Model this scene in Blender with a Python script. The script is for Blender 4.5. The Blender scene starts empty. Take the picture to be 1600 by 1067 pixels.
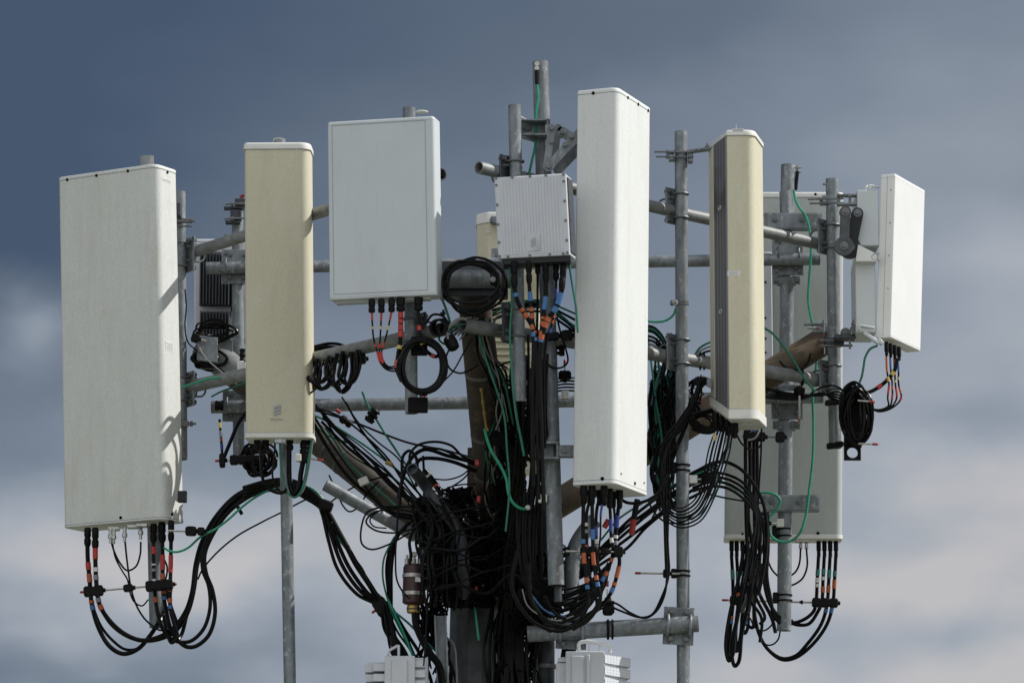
import bpy, math, random
import numpy as np
from mathutils import Vector, Matrix
random.seed(7)
R = math.radians
SC = bpy.context.scene
C = SC.collection

# ------------------------------------------------------------------ camera
PITCH = R(10.49)
FPX = 6300.0                      # focal length in photo pixels (1600 wide)
HEAD_Z = 14.0                     # height of the antenna head above ground
DIST = 21.0 * math.cos(PITCH)
CAM = Vector((0, -DIST, HEAD_Z - 21.0 * math.sin(PITCH)))
cd = bpy.data.cameras.new('camera'); cam = bpy.data.objects.new('camera', cd); C.objects.link(cam)
cam.location = CAM; cam.rotation_euler = (R(90) + PITCH, 0, 0)
cd.sensor_width = 36; cd.lens = FPX / 1600 * 36; cd.clip_start = 0.1; cd.clip_end = 20000
SC.camera = cam
FW = Vector((0, math.cos(PITCH), math.sin(PITCH))); UP = Vector((0, -math.sin(PITCH), math.cos(PITCH)))

def at(x, y, d):
    """point on the vertical plane Y = d seen at photo position x, y"""
    v = Vector((1, 0, 0)) * ((x - 800) / FPX) + UP * (-(y - 533.5) / FPX) + FW
    return CAM + v * ((d + DIST) / v.y)
def px(d): return (21.0 + d) / FPX          # metres in one photo pixel at depth d

# ------------------------------------------------------------------ light
SUN_AZ, SUN_EL = R(10), R(42)               # to the sun: from +X towards +Y, and up
sd = bpy.data.lights.new('sun', 'SUN'); sun = bpy.data.objects.new('sun', sd); C.objects.link(sun)
sd.energy = 5.0; sd.angle = R(0.5); sd.color = (1.0, 0.965, 0.92)
tosun = Vector((math.cos(SUN_EL) * math.cos(SUN_AZ), math.cos(SUN_EL) * math.sin(SUN_AZ), math.sin(SUN_EL)))
sun.rotation_euler = tosun.to_track_quat('Z', 'Y').to_euler()
SC.view_settings.view_transform = 'Standard'; SC.view_settings.look = 'None'
SC.view_settings.exposure = 0.0; SC.view_settings.gamma = 1.0

def lin(r, g, b):
    f = lambda c: (c / 255 / 12.92) if c / 255 <= .04045 else ((c / 255 + .055) / 1.055) ** 2.4
    return (f(r), f(g), f(b), 1)

BACK_LIGHT = .95      # radiance of the bright broken cloud behind the photographer
def build_world():
    w = bpy.data.worlds.new("World"); SC.world = w; w.use_nodes = True
    nt = w.node_tree; N = nt.nodes; L = nt.links; N.clear()
    def val(v):
        return v
    def math_(op, a, b=None, c=None, clamp=False):
        n = N.new('ShaderNodeMath'); n.operation = op; n.use_clamp = clamp
        for i, s in enumerate((a, b, c)):
            if s is None: continue
            if isinstance(s, (int, float)): n.inputs[i].default_value = s
            else: L.new(s, n.inputs[i])
        return n.outputs[0]
    tc = N.new('ShaderNodeTexCoord'); g = tc.outputs['Generated']
    nrm = N.new('ShaderNodeVectorMath'); nrm.operation = 'NORMALIZE'; L.new(g, nrm.inputs[0])
    sp = N.new('ShaderNodeSeparateXYZ'); L.new(nrm.outputs[0], sp.inputs[0])
    X, Y, Z = sp.outputs
    az = math_('ARCTAN2', X, Y); el = math_('ARCSINE', Z)
    # cloud noise, stretched sideways, in a space where one unit is about 800 photo pixels
    def noise(scale, sz, det, seed):
        m = N.new('ShaderNodeCombineXYZ')
        L.new(math_('MULTIPLY', az, scale), m.inputs[0]); L.new(math_('MULTIPLY', el, scale * sz), m.inputs[1]); m.inputs[2].default_value = seed
        n = N.new('ShaderNodeTexNoise'); n.inputs['Scale'].default_value = 1; n.inputs['Detail'].default_value = det; n.inputs['Roughness'].default_value = .48
        L.new(m.outputs[0], n.inputs['Vector']); return n.outputs['Fac']
    n1, n2, n3 = noise(16, 1.5, 4, 3.3), noise(16, 1.5, 4, 9.1), noise(11, 2.4, 5, 5.7)
    gx = math_('ADD', math_('MULTIPLY', az, 6200), math_('MULTIPLY', math_('SUBTRACT', n1, .5), 330))
    gy = math_('ADD', math_('MULTIPLY', math_('SUBTRACT', el, PITCH), -6300), math_('MULTIPLY', math_('SUBTRACT', n2, .5), 260))
    Xn = math_('MAXIMUM', math_('MINIMUM', math_('DIVIDE', gx, 800), 1.3), -1.3)
    Yn = math_('MAXIMUM', math_('MINIMUM', math_('DIVIDE', gy, 533), 1.3), -1.3)
    Ls = math_('ADD', math_('ADD', .50, math_('MULTIPLY', Xn, .26)), math_('MULTIPLY', Yn, .26))
    blobs = [(40, 330, 420, 190, -.22), (0, 40, 600, 130, -.02), (0, 515, 80, 60, .46), (330, 840, 330, 110, .22), (120, 930, 300, 110, .12),
             (40, 790, 160, 60, .06), (1500, 745, 190, 60, .20), (1420, 880, 240, 60, .18), (1560, 400, 120, 70, .08), (1500, 640, 160, 40, -.10),
             (1400, 1010, 300, 60, -.06), (620, 900, 260, 120, .10), (760, 250, 260, 120, .0), (800, 60, 500, 90, -.05), (560, 520, 300, 130, .02),
             (1300, 470, 160, 90, -.05), (1560, 960, 80, 50, -.10), (1330, 250, 250, 130, .05), (1080, 60, 260, 80, -.06), (1180, 820, 200, 80, .05), (100, 650, 380, 130, .16), (60, 880, 260, 70, .24), (330, 840, 180, 60, .14), (620, 800, 120, 50, .10), (230, 560, 120, 60, .08), (500, 990, 300, 60, -.06), (1180, 900, 160, 60, .08), (150, 1020, 300, 50, -.08), (1480, 400, 200, 40, .06), (560, 480, 300, 150, .06), (1580, 960, 60, 60, -.06), (1450, 60, 300, 120, .06)]
    for bx, by, rx, ry, a in blobs:
        dx = math_('DIVIDE', math_('SUBTRACT', gx, bx - 800), rx); dy = math_('DIVIDE', math_('SUBTRACT', gy, by - 533), ry)
        e = math_('POWER', 2.71828, math_('MULTIPLY', math_('ADD', math_('MULTIPLY', dx, dx), math_('MULTIPLY', dy, dy)), -1))
        Ls = math_('MULTIPLY_ADD', e, a, Ls)
    Ls = math_('ADD', Ls, math_('MULTIPLY', math_('SUBTRACT', n3, .5), .34))
    fine = math_('MAXIMUM', math_('MULTIPLY_ADD', Yn, .26, .16), .05)      # the high storm cloud is smooth, the low banks are puffy
    Ls = math_('MULTIPLY_ADD', math_('SUBTRACT', noise(30, 1.7, 7, 2.2), .5), fine, Ls)
    cr = N.new('ShaderNodeValToRGB'); L.new(Ls, cr.inputs[0])
    el_ = cr.color_ramp.elements
    stops = [(0, (70, 86, 109)), (.3, (98, 111, 128)), (.55, (126, 137, 152)), (.8, (160, 168, 179)), (1, (191, 190, 193))]
    el_[0].position = 0; el_[0].color = lin(*stops[0][1]); el_[1].position = 1; el_[1].color = lin(*stops[-1][1])
    for p, c in stops[1:-1]:
        q = el_.new(p); q.color = lin(*c)
    # brighter broken cloud in the half of the sky behind the photographer
    back = math_('MULTIPLY', math_('ADD', math_('MULTIPLY', Y, -1), .15), 1.0, clamp=True)
    lit = N.new('ShaderNodeMix'); lit.data_type = 'RGBA'
    L.new(math_('MULTIPLY', back, math_('ADD', 1.4, math_('MULTIPLY', math_('SUBTRACT', n3, .5), 2.0)), clamp=True), lit.inputs[0])
    L.new(cr.outputs[0], lit.inputs[6]); lit.inputs[7].default_value = (BACK_LIGHT, BACK_LIGHT * 1.03, BACK_LIGHT * 1.06, 1)
    mul = N.new('ShaderNodeVectorMath'); mul.operation = 'SCALE'; L.new(lit.outputs[2], mul.inputs[0]); mul.inputs['Scale'].default_value = 1.0
    sky = N.new('ShaderNodeTexSky'); sky.sky_type = 'NISHITA'; sky.sun_disc = False
    sky.sun_elevation = SUN_EL; sky.sun_rotation = R(90) - SUN_AZ
    b1 = N.new('ShaderNodeBackground'); L.new(sky.outputs[0], b1.inputs[0]); b1.inputs[1].default_value = .06
    b2 = N.new('ShaderNodeBackground'); L.new(mul.outputs[0], b2.inputs[0]); b2.inputs[1].default_value = 1.0
    mx = N.new('ShaderNodeMixShader'); mx.inputs[0].default_value = .97
    L.new(b1.outputs[0], mx.inputs[1]); L.new(b2.outputs[0], mx.inputs[2])
    o = N.new('ShaderNodeOutputWorld'); L.new(mx.outputs[0], o.inputs[0])
build_world()

# ------------------------------------------------------------------ materials
def mat(name, col, rough=.5, metal=0.0, col2=None, scale=(8, 8, 8), detail=6, lo=.35, hi=.65, bump=0, bscale=200, spec=.5, dirt=None, coords='Object'):
    m = bpy.data.materials.new(name); m.use_nodes = True; nt = m.node_tree; N = nt.nodes; L = nt.links
    p = N['Principled BSDF']; p.inputs['Base Color'].default_value = (*col, 1); p.inputs['Roughness'].default_value = rough
    p.inputs['Metallic'].default_value = metal; p.inputs['Specular IOR Level'].default_value = spec
    tc = N.new('ShaderNodeTexCoord')
    def nz(sc, det, ro=.55):
        mp = N.new('ShaderNodeMapping'); L.new(tc.outputs[coords], mp.inputs[0]); mp.inputs['Scale'].default_value = sc
        t = N.new('ShaderNodeTexNoise'); t.inputs['Scale'].default_value = 1; t.inputs['Detail'].default_value = det; t.inputs['Roughness'].default_value = ro
        L.new(mp.outputs[0], t.inputs['Vector']); return t.outputs['Fac']
    def ramp(f, a, b):
        r = N.new('ShaderNodeMapRange'); L.new(f, r.inputs[0]); r.inputs[1].default_value = a; r.inputs[2].default_value = b; return r.outputs[0]
    out = None
    if col2:
        mx = N.new('ShaderNodeMix'); mx.data_type = 'RGBA'; L.new(ramp(nz(scale, detail), lo, hi), mx.inputs[0])
        mx.inputs[6].default_value = (*col, 1); mx.inputs[7].default_value = (*col2, 1); out = mx.outputs[2]
    if dirt:
        for dc, dsc, a, b, amt in dirt:
            mx = N.new('ShaderNodeMix'); mx.data_type = 'RGBA'
            r = ramp(nz(dsc, 5, .65), a, b); mm = N.new('ShaderNodeMath'); mm.operation = 'MULTIPLY'; L.new(r, mm.inputs[0]); mm.inputs[1].default_value = amt
            L.new(mm.outputs[0], mx.inputs[0])
            if out: L.new(out, mx.inputs[6])
            else: mx.inputs[6].default_value = (*col, 1)
            mx.inputs[7].default_value = (*dc, 1); out = mx.outputs[2]
    if out: L.new(out, p.inputs['Base Color'])
    if bump:
        b = N.new('ShaderNodeBump'); b.inputs['Strength'].default_value = bump; b.inputs['Distance'].default_value = .002
        L.new(nz(bscale if isinstance(bscale, tuple) else (bscale,) * 3, 3), b.inputs['Height']); L.new(b.outputs[0], p.inputs['Normal'])
    return m
VF = (90, 90, 4)     # vertical fibre streaks
M = {}
M['radome'] = mat('grey_white_radome', (.65, .665, .645), .6, col2=(.53, .55, .53), scale=(130, 130, 75), detail=6, lo=.30, hi=.70, bump=.5, bscale=(330, 330, 130),
                  dirt=[((.48, .46, .36), (8, 8, 1.6), .48, .70, .40), ((.46, .44, .40), (45, 45, 2.5), .52, .75, .35), ((.40, .39, .34), (3, 3, 5), .55, .8, .25), ((.30, .28, .24), (70, 70, 26), .70, .78, .5)])
M['radome_clean'] = mat('pale_white_radome', (.69, .71, .70), .55, col2=(.60, .62, .61), scale=(120, 120, 60), detail=6, lo=.3, hi=.7, bump=.2, bscale=(260, 260, 90),
                  dirt=[((.52, .51, .44), (8, 8, 1.3), .50, .75, .35), ((.52, .51, .48), (40, 40, 2), .54, .75, .35), ((.33, .31, .27), (60, 60, 22), .72, .8, .4)])
M['cream'] = mat('cream_fibreglass', (.58, .55, .415), .55, col2=(.51, .48, .35), scale=(120, 120, 60), detail=6, lo=.3, hi=.7, bump=.2, bscale=(260, 260, 90),
                 dirt=[((.40, .36, .25), (8, 8, 1.4), .50, .75, .4), ((.62, .61, .52), (5, 5, 3), .5, .7, .35), ((.30, .27, .20), (70, 70, 30), .73, .8, .5)])
M['cap'] = mat('white_end_cap', (.66, .66, .62), .45, dirt=[((.45, .43, .38), (18, 18, 18), .5, .75, .35)])
M['paint'] = mat('pale_grey_paint', (.54, .58, .60), .42, col2=(.52, .56, .58), scale=(6, 6, 6), bump=.05, dirt=[((.42, .44, .44), (6, 6, 2), .48, .72, .35), ((.38, .37, .34), (50, 50, 3), .6, .78, .3)])
M['white'] = mat('white_plastic', (.74, .75, .74), .4, col2=(.70, .715, .71), scale=(5, 5, 5), dirt=[((.55, .54, .50), (14, 14, 3), .6, .8, .25)])
M['whitemetal'] = mat('painted_aluminium', (.56, .58, .62), .4, col2=(.51, .53, .57), scale=(14, 14, 6), dirt=[((.33, .33, .33), (30, 30, 8), .6, .8, .35)])
M['grey_back'] = mat('weathered_back_panel', (.40, .43, .41), .55, col2=(.375, .40, .385), scale=(60, 60, 20), dirt=[((.30, .31, .29), (8, 8, 2), .5, .8, .4)])
M['galv'] = mat('galvanised_steel', (.23, .255, .275), .48, .2, col2=(.115, .13, .143), scale=(26, 26, 10), detail=8, lo=.33, hi=.68, bump=.1, bscale=120,
                dirt=[((.10, .095, .085), (16, 16, 3), .52, .70, .65), ((.44, .46, .47), (45, 45, 30), .56, .68, .6), ((.16, .10, .06), (20, 20, 7), .64, .72, .5)])
M['galvw'] = mat('weathered_galvanised_steel', (.22, .235, .235), .55, .12, col2=(.12, .125, .122), scale=(10, 20, 20), detail=8, lo=.3, hi=.7, bump=.15, bscale=90,
                 dirt=[((.11, .085, .06), (12, 12, 12), .56, .74, .6)])
M['galvd'] = mat('dark_galvanised_steel', (.065, .075, .088), .5, .4, col2=(.03, .036, .045), scale=(24, 24, 12), detail=8, dirt=[((.05, .04, .03), (14, 14, 14), .5, .7, .6)])
M['rust'] = mat('rust_stained_steel', (.065, .05, .036), .7, .1, col2=(.026, .021, .017), scale=(12, 12, 12), detail=8, lo=.3, hi=.65, bump=.3, bscale=60,
                dirt=[((.20, .13, .07), (20, 20, 20), .55, .72, .6), ((.02, .018, .016), (16, 16, 16), .56, .66, .8)])
M['rustlit'] = mat('sunlit_tan_rusted_steel', (.13, .092, .056), .7, .05, col2=(.06, .044, .031), scale=(9, 9, 9), detail=8, lo=.35, hi=.7, bump=.2, bscale=60,
                   dirt=[((.05, .04, .03), (14, 14, 14), .50, .66, .75)])  # paler copy of the rust steel, its sunlit tone put into the colour
M['seam'] = mat('shallow_paint_groove', (.34, .37, .38), .5)
M['galvm'] = mat('mid_grey_galvanised_steel', (.10, .11, .12), .5, .2, col2=(.055, .062, .07), scale=(24, 24, 12), detail=8, dirt=[((.06, .05, .04), (14, 14, 14), .52, .7, .5)])
M['armgrey'] = mat('brown_grey_weathered_tube', (.075, .061, .045), .7, .05, col2=(.038, .032, .026), scale=(12, 12, 12), detail=8, lo=.3, hi=.65, bump=.2, bscale=70, dirt=[((.17, .155, .13), (14, 14, 14), .58, .74, .5), ((.03, .027, .022), (14, 14, 14), .56, .68, .7)])
M['stain'] = mat('stainless_hardware', (.42, .42, .40), .35, .8, dirt=[((.16, .13, .10), (60, 60, 60), .5, .7, .5)])
M['bolt'] = mat('dull_bolt_steel', (.16, .17, .18), .5, .6, dirt=[((.12, .06, .03), (60, 60, 60), .5, .7, .5)])
M['black'] = mat('black_cable_jacket', (.003, .003, .0035), .26, spec=.09, col2=(.007, .007, .007), scale=(30, 30, 30))
M['rubber'] = mat('black_rubber', (.004, .004, .004), .55, spec=.15)
M['green'] = mat('green_ground_wire', (.004, .16, .10), .4, col2=(.006, .10, .065), scale=(20, 20, 20))
M['greenb'] = mat('bright_green_ground_wire', (.012, .30, .17), .4, col2=(.01, .20, .12), scale=(20, 20, 20))
M['teal'] = mat('dark_teal_wire', (.01, .12, .12), .4)
M['grey'] = mat('grey_wire', (.22, .22, .22), .5)
M['red'] = mat('red_plastic', (.28, .014, .010), .5)
M['orange'] = mat('orange_tape', (.38, .085, .025), .55)
M['redt'] = mat('red_tape', (.40, .03, .02), .55)
M['blue'] = mat('blue_tape', (.04, .14, .34), .5)
M['dblue'] = mat('dark_blue_tape', (.02, .035, .22), .5)
M['whitet'] = mat('white_tape', (.62, .62, .60), .55)
M['greyt'] = mat('grey_tape', (.22, .22, .26), .55)
M['yellow'] = mat('yellow_tape', (.55, .45, .12), .55)
M['tealt'] = mat('teal_tape', (.02, .16, .14), .5)
M['maroon'] = mat('maroon_anodised_metal', (.045, .018, .019), .4, .3, dirt=[((.05, .02, .02), (20, 20, 20), .5, .7, .5)])
M['hole'] = mat('black_recess', (.003, .003, .003), .9, spec=.05)
M['plastic'] = mat('grey_black_plastic', (.014, .015, .017), .45, spec=.3)
M['fin'] = mat('dark_heatsink', (.05, .056, .066), .5, .2)
M['label'] = mat('paper_sticker', (.70, .71, .70), .5)
M['print'] = mat('grey_print', (.20, .21, .25), .6)
M['print2'] = mat('faded_blue_grey_print', (.36, .37, .38), .6)
M['tangle'] = mat('shaded_black_jacket', (.0025, .0025, .003), .5, spec=.05)  # cable jacket darkened for the knot, its deep shade put into the colour
M['gold'] = mat('brass', (.35, .24, .08), .35, .8)
M['ground'] = mat('grass_and_gravel', (.09, .10, .06), .9, col2=(.20, .19, .16), scale=(.3, .3, .3), dirt=[((.05, .07, .03), (.1, .1, .1), .5, .6, .5)])
M['concrete'] = mat('concrete', (.35, .34, .32), .85, col2=(.27, .26, .25), scale=(4, 4, 4))

def mesh_grille():
    m = mat('perforated_grille', (.115, .115, .135), .55)
    nt = m.node_tree; N = nt.nodes; L = nt.links; p = N['Principled BSDF']
    tc = N.new('ShaderNodeTexCoord'); mp = N.new('ShaderNodeMapping'); L.new(tc.outputs['Object'], mp.inputs[0]); mp.inputs['Scale'].default_value = (8, 95, 95)
    mp.inputs['Rotation'].default_value = (0, 0, R(-14.6))
    v = N.new('ShaderNodeTexVoronoi'); v.inputs['Scale'].default_value = 1; v.inputs['Randomness'].default_value = 0; L.new(mp.outputs[0], v.inputs['Vector'])
    r = N.new('ShaderNodeMapRange'); L.new(v.outputs['Distance'], r.inputs[0]); r.inputs[1].default_value = .40; r.inputs[2].default_value = .5
    n = N.new('ShaderNodeTexNoise'); mp2 = N.new('ShaderNodeMapping'); L.new(tc.outputs['Object'], mp2.inputs[0]); mp2.inputs['Scale'].default_value = (3, 3, 3); L.new(mp2.outputs[0], n.inputs['Vector']); n.inputs['Scale'].default_value = 1
    r2 = N.new('ShaderNodeMapRange'); L.new(n.outputs[0], r2.inputs[0]); r2.inputs[1].default_value = .52; r2.inputs[2].default_value = .62
    mx = N.new('ShaderNodeMix'); mx.data_type = 'RGBA'; L.new(r2.outputs[0], mx.inputs[0]); mx.inputs[6].default_value = (.20, .195, .21, 1); mx.inputs[7].default_value = (.10, .085, .07, 1)
    mx2 = N.new('ShaderNodeMix'); mx2.data_type = 'RGBA'; L.new(r.outputs[0], mx2.inputs[0]); mx2.inputs[6].default_value = (.02, .02, .022, 1); L.new(mx.outputs[2], mx2.inputs[7])
    L.new(mx2.outputs[2], p.inputs['Base Color']); return m
M['grille'] = mesh_grille()

# ------------------------------------------------------------------ mesh helpers
def wloc(o):
    v = Vector((0, 0, 0))
    while o: v = v + o.location; o = o.parent
    return v
def tag(o, label=None, cat=None, group=None, kind=None):
    if label: o['label'] = label
    if cat: o['category'] = cat
    if group: o['group'] = group
    if kind: o['kind'] = kind
    return o
def thing(name, label, cat, loc, group=None):
    o = bpy.data.objects.new(name, None); o.empty_display_size = .05; C.objects.link(o); o.location = loc
    return tag(o, label, cat, group)

class MB:
    def __init__(s): s.v = []; s.f = []
    def add(s, vs, fs):
        n = len(s.v); s.v += [tuple(v) for v in vs]; s.f += [tuple(i + n for i in f) for f in fs]; return s
    def box(s, c, ax, ay, az, bev=0):
        """oriented box from centre and three half vectors, edges chamfered by bev"""
        c, ax, ay, az = Vector(c), Vector(ax), Vector(ay), Vector(az)
        if bev <= 0:
            vs = [c + ax * i + ay * j + az * k for i in (-1, 1) for j in (-1, 1) for k in (-1, 1)]
            return s.add(vs, [(0, 1, 3, 2), (4, 6, 7, 5), (0, 4, 5, 1), (2, 3, 7, 6), (0, 2, 6, 4), (1, 5, 7, 3)])
        a, b, h = ax.length, ay.length, az.length
        q = [(a - bev, b), (a, b - bev)]
        ring = [(a - bev, b), (a, b - bev), (a, -b + bev), (a - bev, -b), (-a + bev, -b), (-a, -b + bev), (-a, b - bev), (-a + bev, b)]
        ux, uy, uz = ax / a, ay / b, az / h
        def rg(e, z): return [c + ux * (x * (1 - e / a)) + uy * (y * (1 - e / b)) + uz * z for x, y in ring]
        return s.loft([rg(bev, -h), rg(0, -h + bev), rg(0, h - bev), rg(bev, h)])
    def loft(s, rings, cap0=True, cap1=True):
        n = len(rings[0]); vs = []; fs = []
        for r in rings: vs += list(r)
        for k in range(len(rings) - 1):
            for i in range(n):
                j = (i + 1) % n; fs.append((k * n + i, k * n + j, (k + 1) * n + j, (k + 1) * n + i))
        if cap0: fs.append(tuple(reversed(range(n))))
        if cap1: fs.append(tuple((len(rings) - 1) * n + i for i in range(n)))
        return s.add(vs, fs)
    def cyl(s, a, b, r, n=16, r2=None, cap=True):
        a, b = Vector(a), Vector(b); d = (b - a).normalized(); x = d.orthogonal().normalized(); y = d.cross(x)
        r2 = r if r2 is None else r2
        rr = lambda p, q: [p + (x * math.cos(2 * math.pi * i / n) + y * math.sin(2 * math.pi * i / n)) * q for i in range(n)]
        return s.loft([rr(a, r), rr(b, r2)], cap, cap)
    def lathe(s, a, d, prof, n=20):
        """profile (distance along d, radius)"""
        a = Vector(a); d = Vector(d).normalized(); x = d.orthogonal().normalized(); y = d.cross(x)
        return s.loft([[a + d * t + (x * math.cos(2 * math.pi * i / n) + y * math.sin(2 * math.pi * i / n)) * q for i in range(n)] for t, q in prof])
    def hollow(s, a, b, r, wall=.006, n=24):
        a, b = Vector(a), Vector(b); d = (b - a).normalized(); x = d.orthogonal().normalized(); y = d.cross(x)
        rg = lambda p, q: [p + (x * math.cos(2 * math.pi * i / n) + y * math.sin(2 * math.pi * i / n)) * q for i in range(n)]
        rings = [rg(a, r), rg(b, r), rg(b, r - wall), rg(a, r - wall)]
        vs = sum(rings, []); fs = []
        for k in range(4):
            for i in range(n):
                j = (i + 1) % n; fs.append((k * n + i, k * n + j, ((k + 1) % 4) * n + j, ((k + 1) % 4) * n + i))
        return s.add(vs, fs)
    def tube(s, pts, r, n=8, closed=False):
        P = [Vector(p) for p in pts]; m = len(P)
        T = []
        for i in range(m):
            a = P[(i - 1) % m] if (closed or i > 0) else P[i]; b = P[(i + 1) % m] if (closed or i < m - 1) else P[i]
            t = (b - a); T.append(t.normalized() if t.length > 1e-9 else Vector((0, 0, 1)))
        x = T[0].orthogonal().normalized(); rings = []
        for i in range(m):
            if i: 
                x = x - T[i] * x.dot(T[i])
                x = x.normalized() if x.length > 1e-6 else T[i].orthogonal().normalized()
            y = T[i].cross(x); q = r[i] if isinstance(r, (list, tuple)) else r
            rings.append([P[i] + (x * math.cos(2 * math.pi * k / n) + y * math.sin(2 * math.pi * k / n)) * q for k in range(n)])
        if closed: rings.append(rings[0])
        return s.loft(rings, not closed, not closed)
    def sphere(s, c, r, n=12):
        return s.lathe(Vector(c) - Vector((0, 0, r)), (0, 0, 1), [(r - r * math.cos(math.pi * k / 8), max(r * math.sin(math.pi * k / 8), r * .02)) for k in range(9)], n)
    def build(s, name, m, parent=None, origin=None, smooth=True, ang=35):
        me = bpy.data.meshes.new(name)
        if parent is not None: off = wloc(parent)
        else: off = Vector(origin) if origin is not None else Vector(s.v[0])
        me.from_pydata([(v[0] - off.x, v[1] - off.y, v[2] - off.z) for v in s.v], [], s.f)
        me.materials.append(M[m] if isinstance(m, str) else m)
        if smooth:
            me.polygons.foreach_set('use_smooth', [True] * len(me.polygons)); me.set_sharp_from_angle(angle=R(ang))
        me.update()
        o = bpy.data.objects.new(name, me); C.objects.link(o)
        if parent is None: o.location = off
        else: o.parent = parent
        return o

def spline(pts, seg=7, closed=False):
    """Catmull-Rom through 3D points"""
    P = [np.array(p, float) for p in pts]; n = len(P); out = []
    if n == 2 and not closed: return [Vector(P[0] * (1 - t) + P[1] * t) for t in np.linspace(0, 1, seg + 1)]
    rng = range(n if closed else n - 1)
    for i in rng:
        if closed: p0, p1, p2, p3 = P[i - 1], P[i], P[(i + 1) % n], P[(i + 2) % n]
        else:
            p1, p2 = P[i], P[i + 1]; p0 = P[i - 1] if i else 2 * p1 - p2; p3 = P[i + 2] if i + 2 < n else 2 * p2 - p1
        t0 = 0; a = .5
        t1 = t0 + max(np.linalg.norm(p1 - p0), 1e-6) ** a; t2 = t1 + max(np.linalg.norm(p2 - p1), 1e-6) ** a; t3 = t2 + max(np.linalg.norm(p3 - p2), 1e-6) ** a
        for k in range(seg):
            t = t1 + (t2 - t1) * k / seg
            A1 = (t1 - t) / (t1 - t0) * p0 + (t - t0) / (t1 - t0) * p1; A2 = (t2 - t) / (t2 - t1) * p1 + (t - t1) / (t2 - t1) * p2; A3 = (t3 - t) / (t3 - t2) * p2 + (t - t2) / (t3 - t2) * p3
            B1 = (t2 - t) / (t2 - t0) * A1 + (t - t0) / (t2 - t0) * A2; B2 = (t3 - t) / (t3 - t1) * A2 + (t - t1) / (t3 - t1) * A3
            out.append(Vector((t2 - t) / (t2 - t1) * B1 + (t - t1) / (t2 - t1) * B2))
    if not closed: out.append(Vector(P[-1]))
    return out

def path(pts, d=None, seg=7, wob=0):
    """photo points (x, y[, depth]) -> smooth 3D path; depth carries on from the last one given"""
    out = []; cur = d
    for p in pts:
        if len(p) > 2: cur = p[2]
        w = (random.uniform(-wob, wob), random.uniform(-wob, wob)) if wob else (0, 0)
        out.append(at(p[0] + w[0], p[1] + w[1], cur))
    # blend stepped depths: explicit ones are kept, so points between are interpolated by the spline
    return spline(out, seg)

def cable(label, pts, w=3.0, m='black', d=None, bands=(), group=None, name='coaxial_cable', cat='cable', boot=None, seg=7, wob=0):
    """a cable w photo pixels thick; bands = (start, end, tape) in pixels along it; boot = (length, width) of the connector at its start"""
    P = path(pts, d, seg, wob); r = w / 2 * px(pts[0][2] if len(pts[0]) > 2 else d)
    b = MB().tube(P, r, 8)
    o = tag(b.build(name, m, None, origin=P[0]), label, cat, group)
    L = [0]
    for i in range(1, len(P)): L.append(L[-1] + (P[i] - P[i - 1]).length)
    def pos(s):
        s = s / 300
        for i in range(1, len(P)):
            if L[i] >= s: t = (s - L[i - 1]) / max(L[i] - L[i - 1], 1e-9); return P[i - 1].lerp(P[i], t)
        return P[-1]
    for a, e, c in bands:
        a += random.uniform(-1.2, 1.2); e += random.uniform(-1.6, 1.0)
        q = [pos(a + (e - a) * k / 3) for k in range(4)]
        MB().tube(q, r * 1.14 + .0006, 10).build('tape_band', c, o)
    if boot:
        a, q = pos(0), pos(boot[0]); dd = (q - a).normalized(); l = (q - a).length; br = boot[1] / 2 * px(0)
        MB().lathe(a, dd, [(0, br * .8), (l * .1, br), (l * .45, br), (l * .5, br * .82), (l * .58, br * .82), (l * .62, br * 1.02), (l * .85, br), (l, r * 1.05)], 12).build('connector', 'rubber', o)
    return o

def pole(label, a, b, w, d, m='galv', name='steel_pole', cat='pole', d2=None, group=None, w2=None):
    A = at(a[0], a[1], d); B = at(b[0], b[1], d if d2 is None else d2); r = w / 2 * px(d)
    return tag(MB().hollow(A, B, r).build(name, m, None, origin=B if B.z < A.z else A), label, cat, group)

def nut(b, c, d, r=.011, h=.011):
    d = Vector(d).normalized(); b.cyl(c, Vector(c) + d * h, r, 6)

def ubolt(name, c, n, t, ax, r, leg, parent, m='bolt', rod=.0055, nuts=True):
    """U-bolt round a pipe centred at c; n points from plate through pipe, t is across; legs reach back by leg"""
    b = MB(); R_ = r + rod; pts = [c - n * leg + t * R_]
    pts += [c + t * (R_ * math.cos(a)) + n * (R_ * math.sin(a)) for a in np.linspace(0, math.pi, 13)]
    pts += [c - n * leg - t * R_]
    b.tube(pts, rod, 8)
    if nuts:
        for sgn in (1, -1):
            e = c - n * (leg - .022) + t * R_ * sgn; nut(b, e, n, .011, .010)
    return b.build(name, m, parent)

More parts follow.
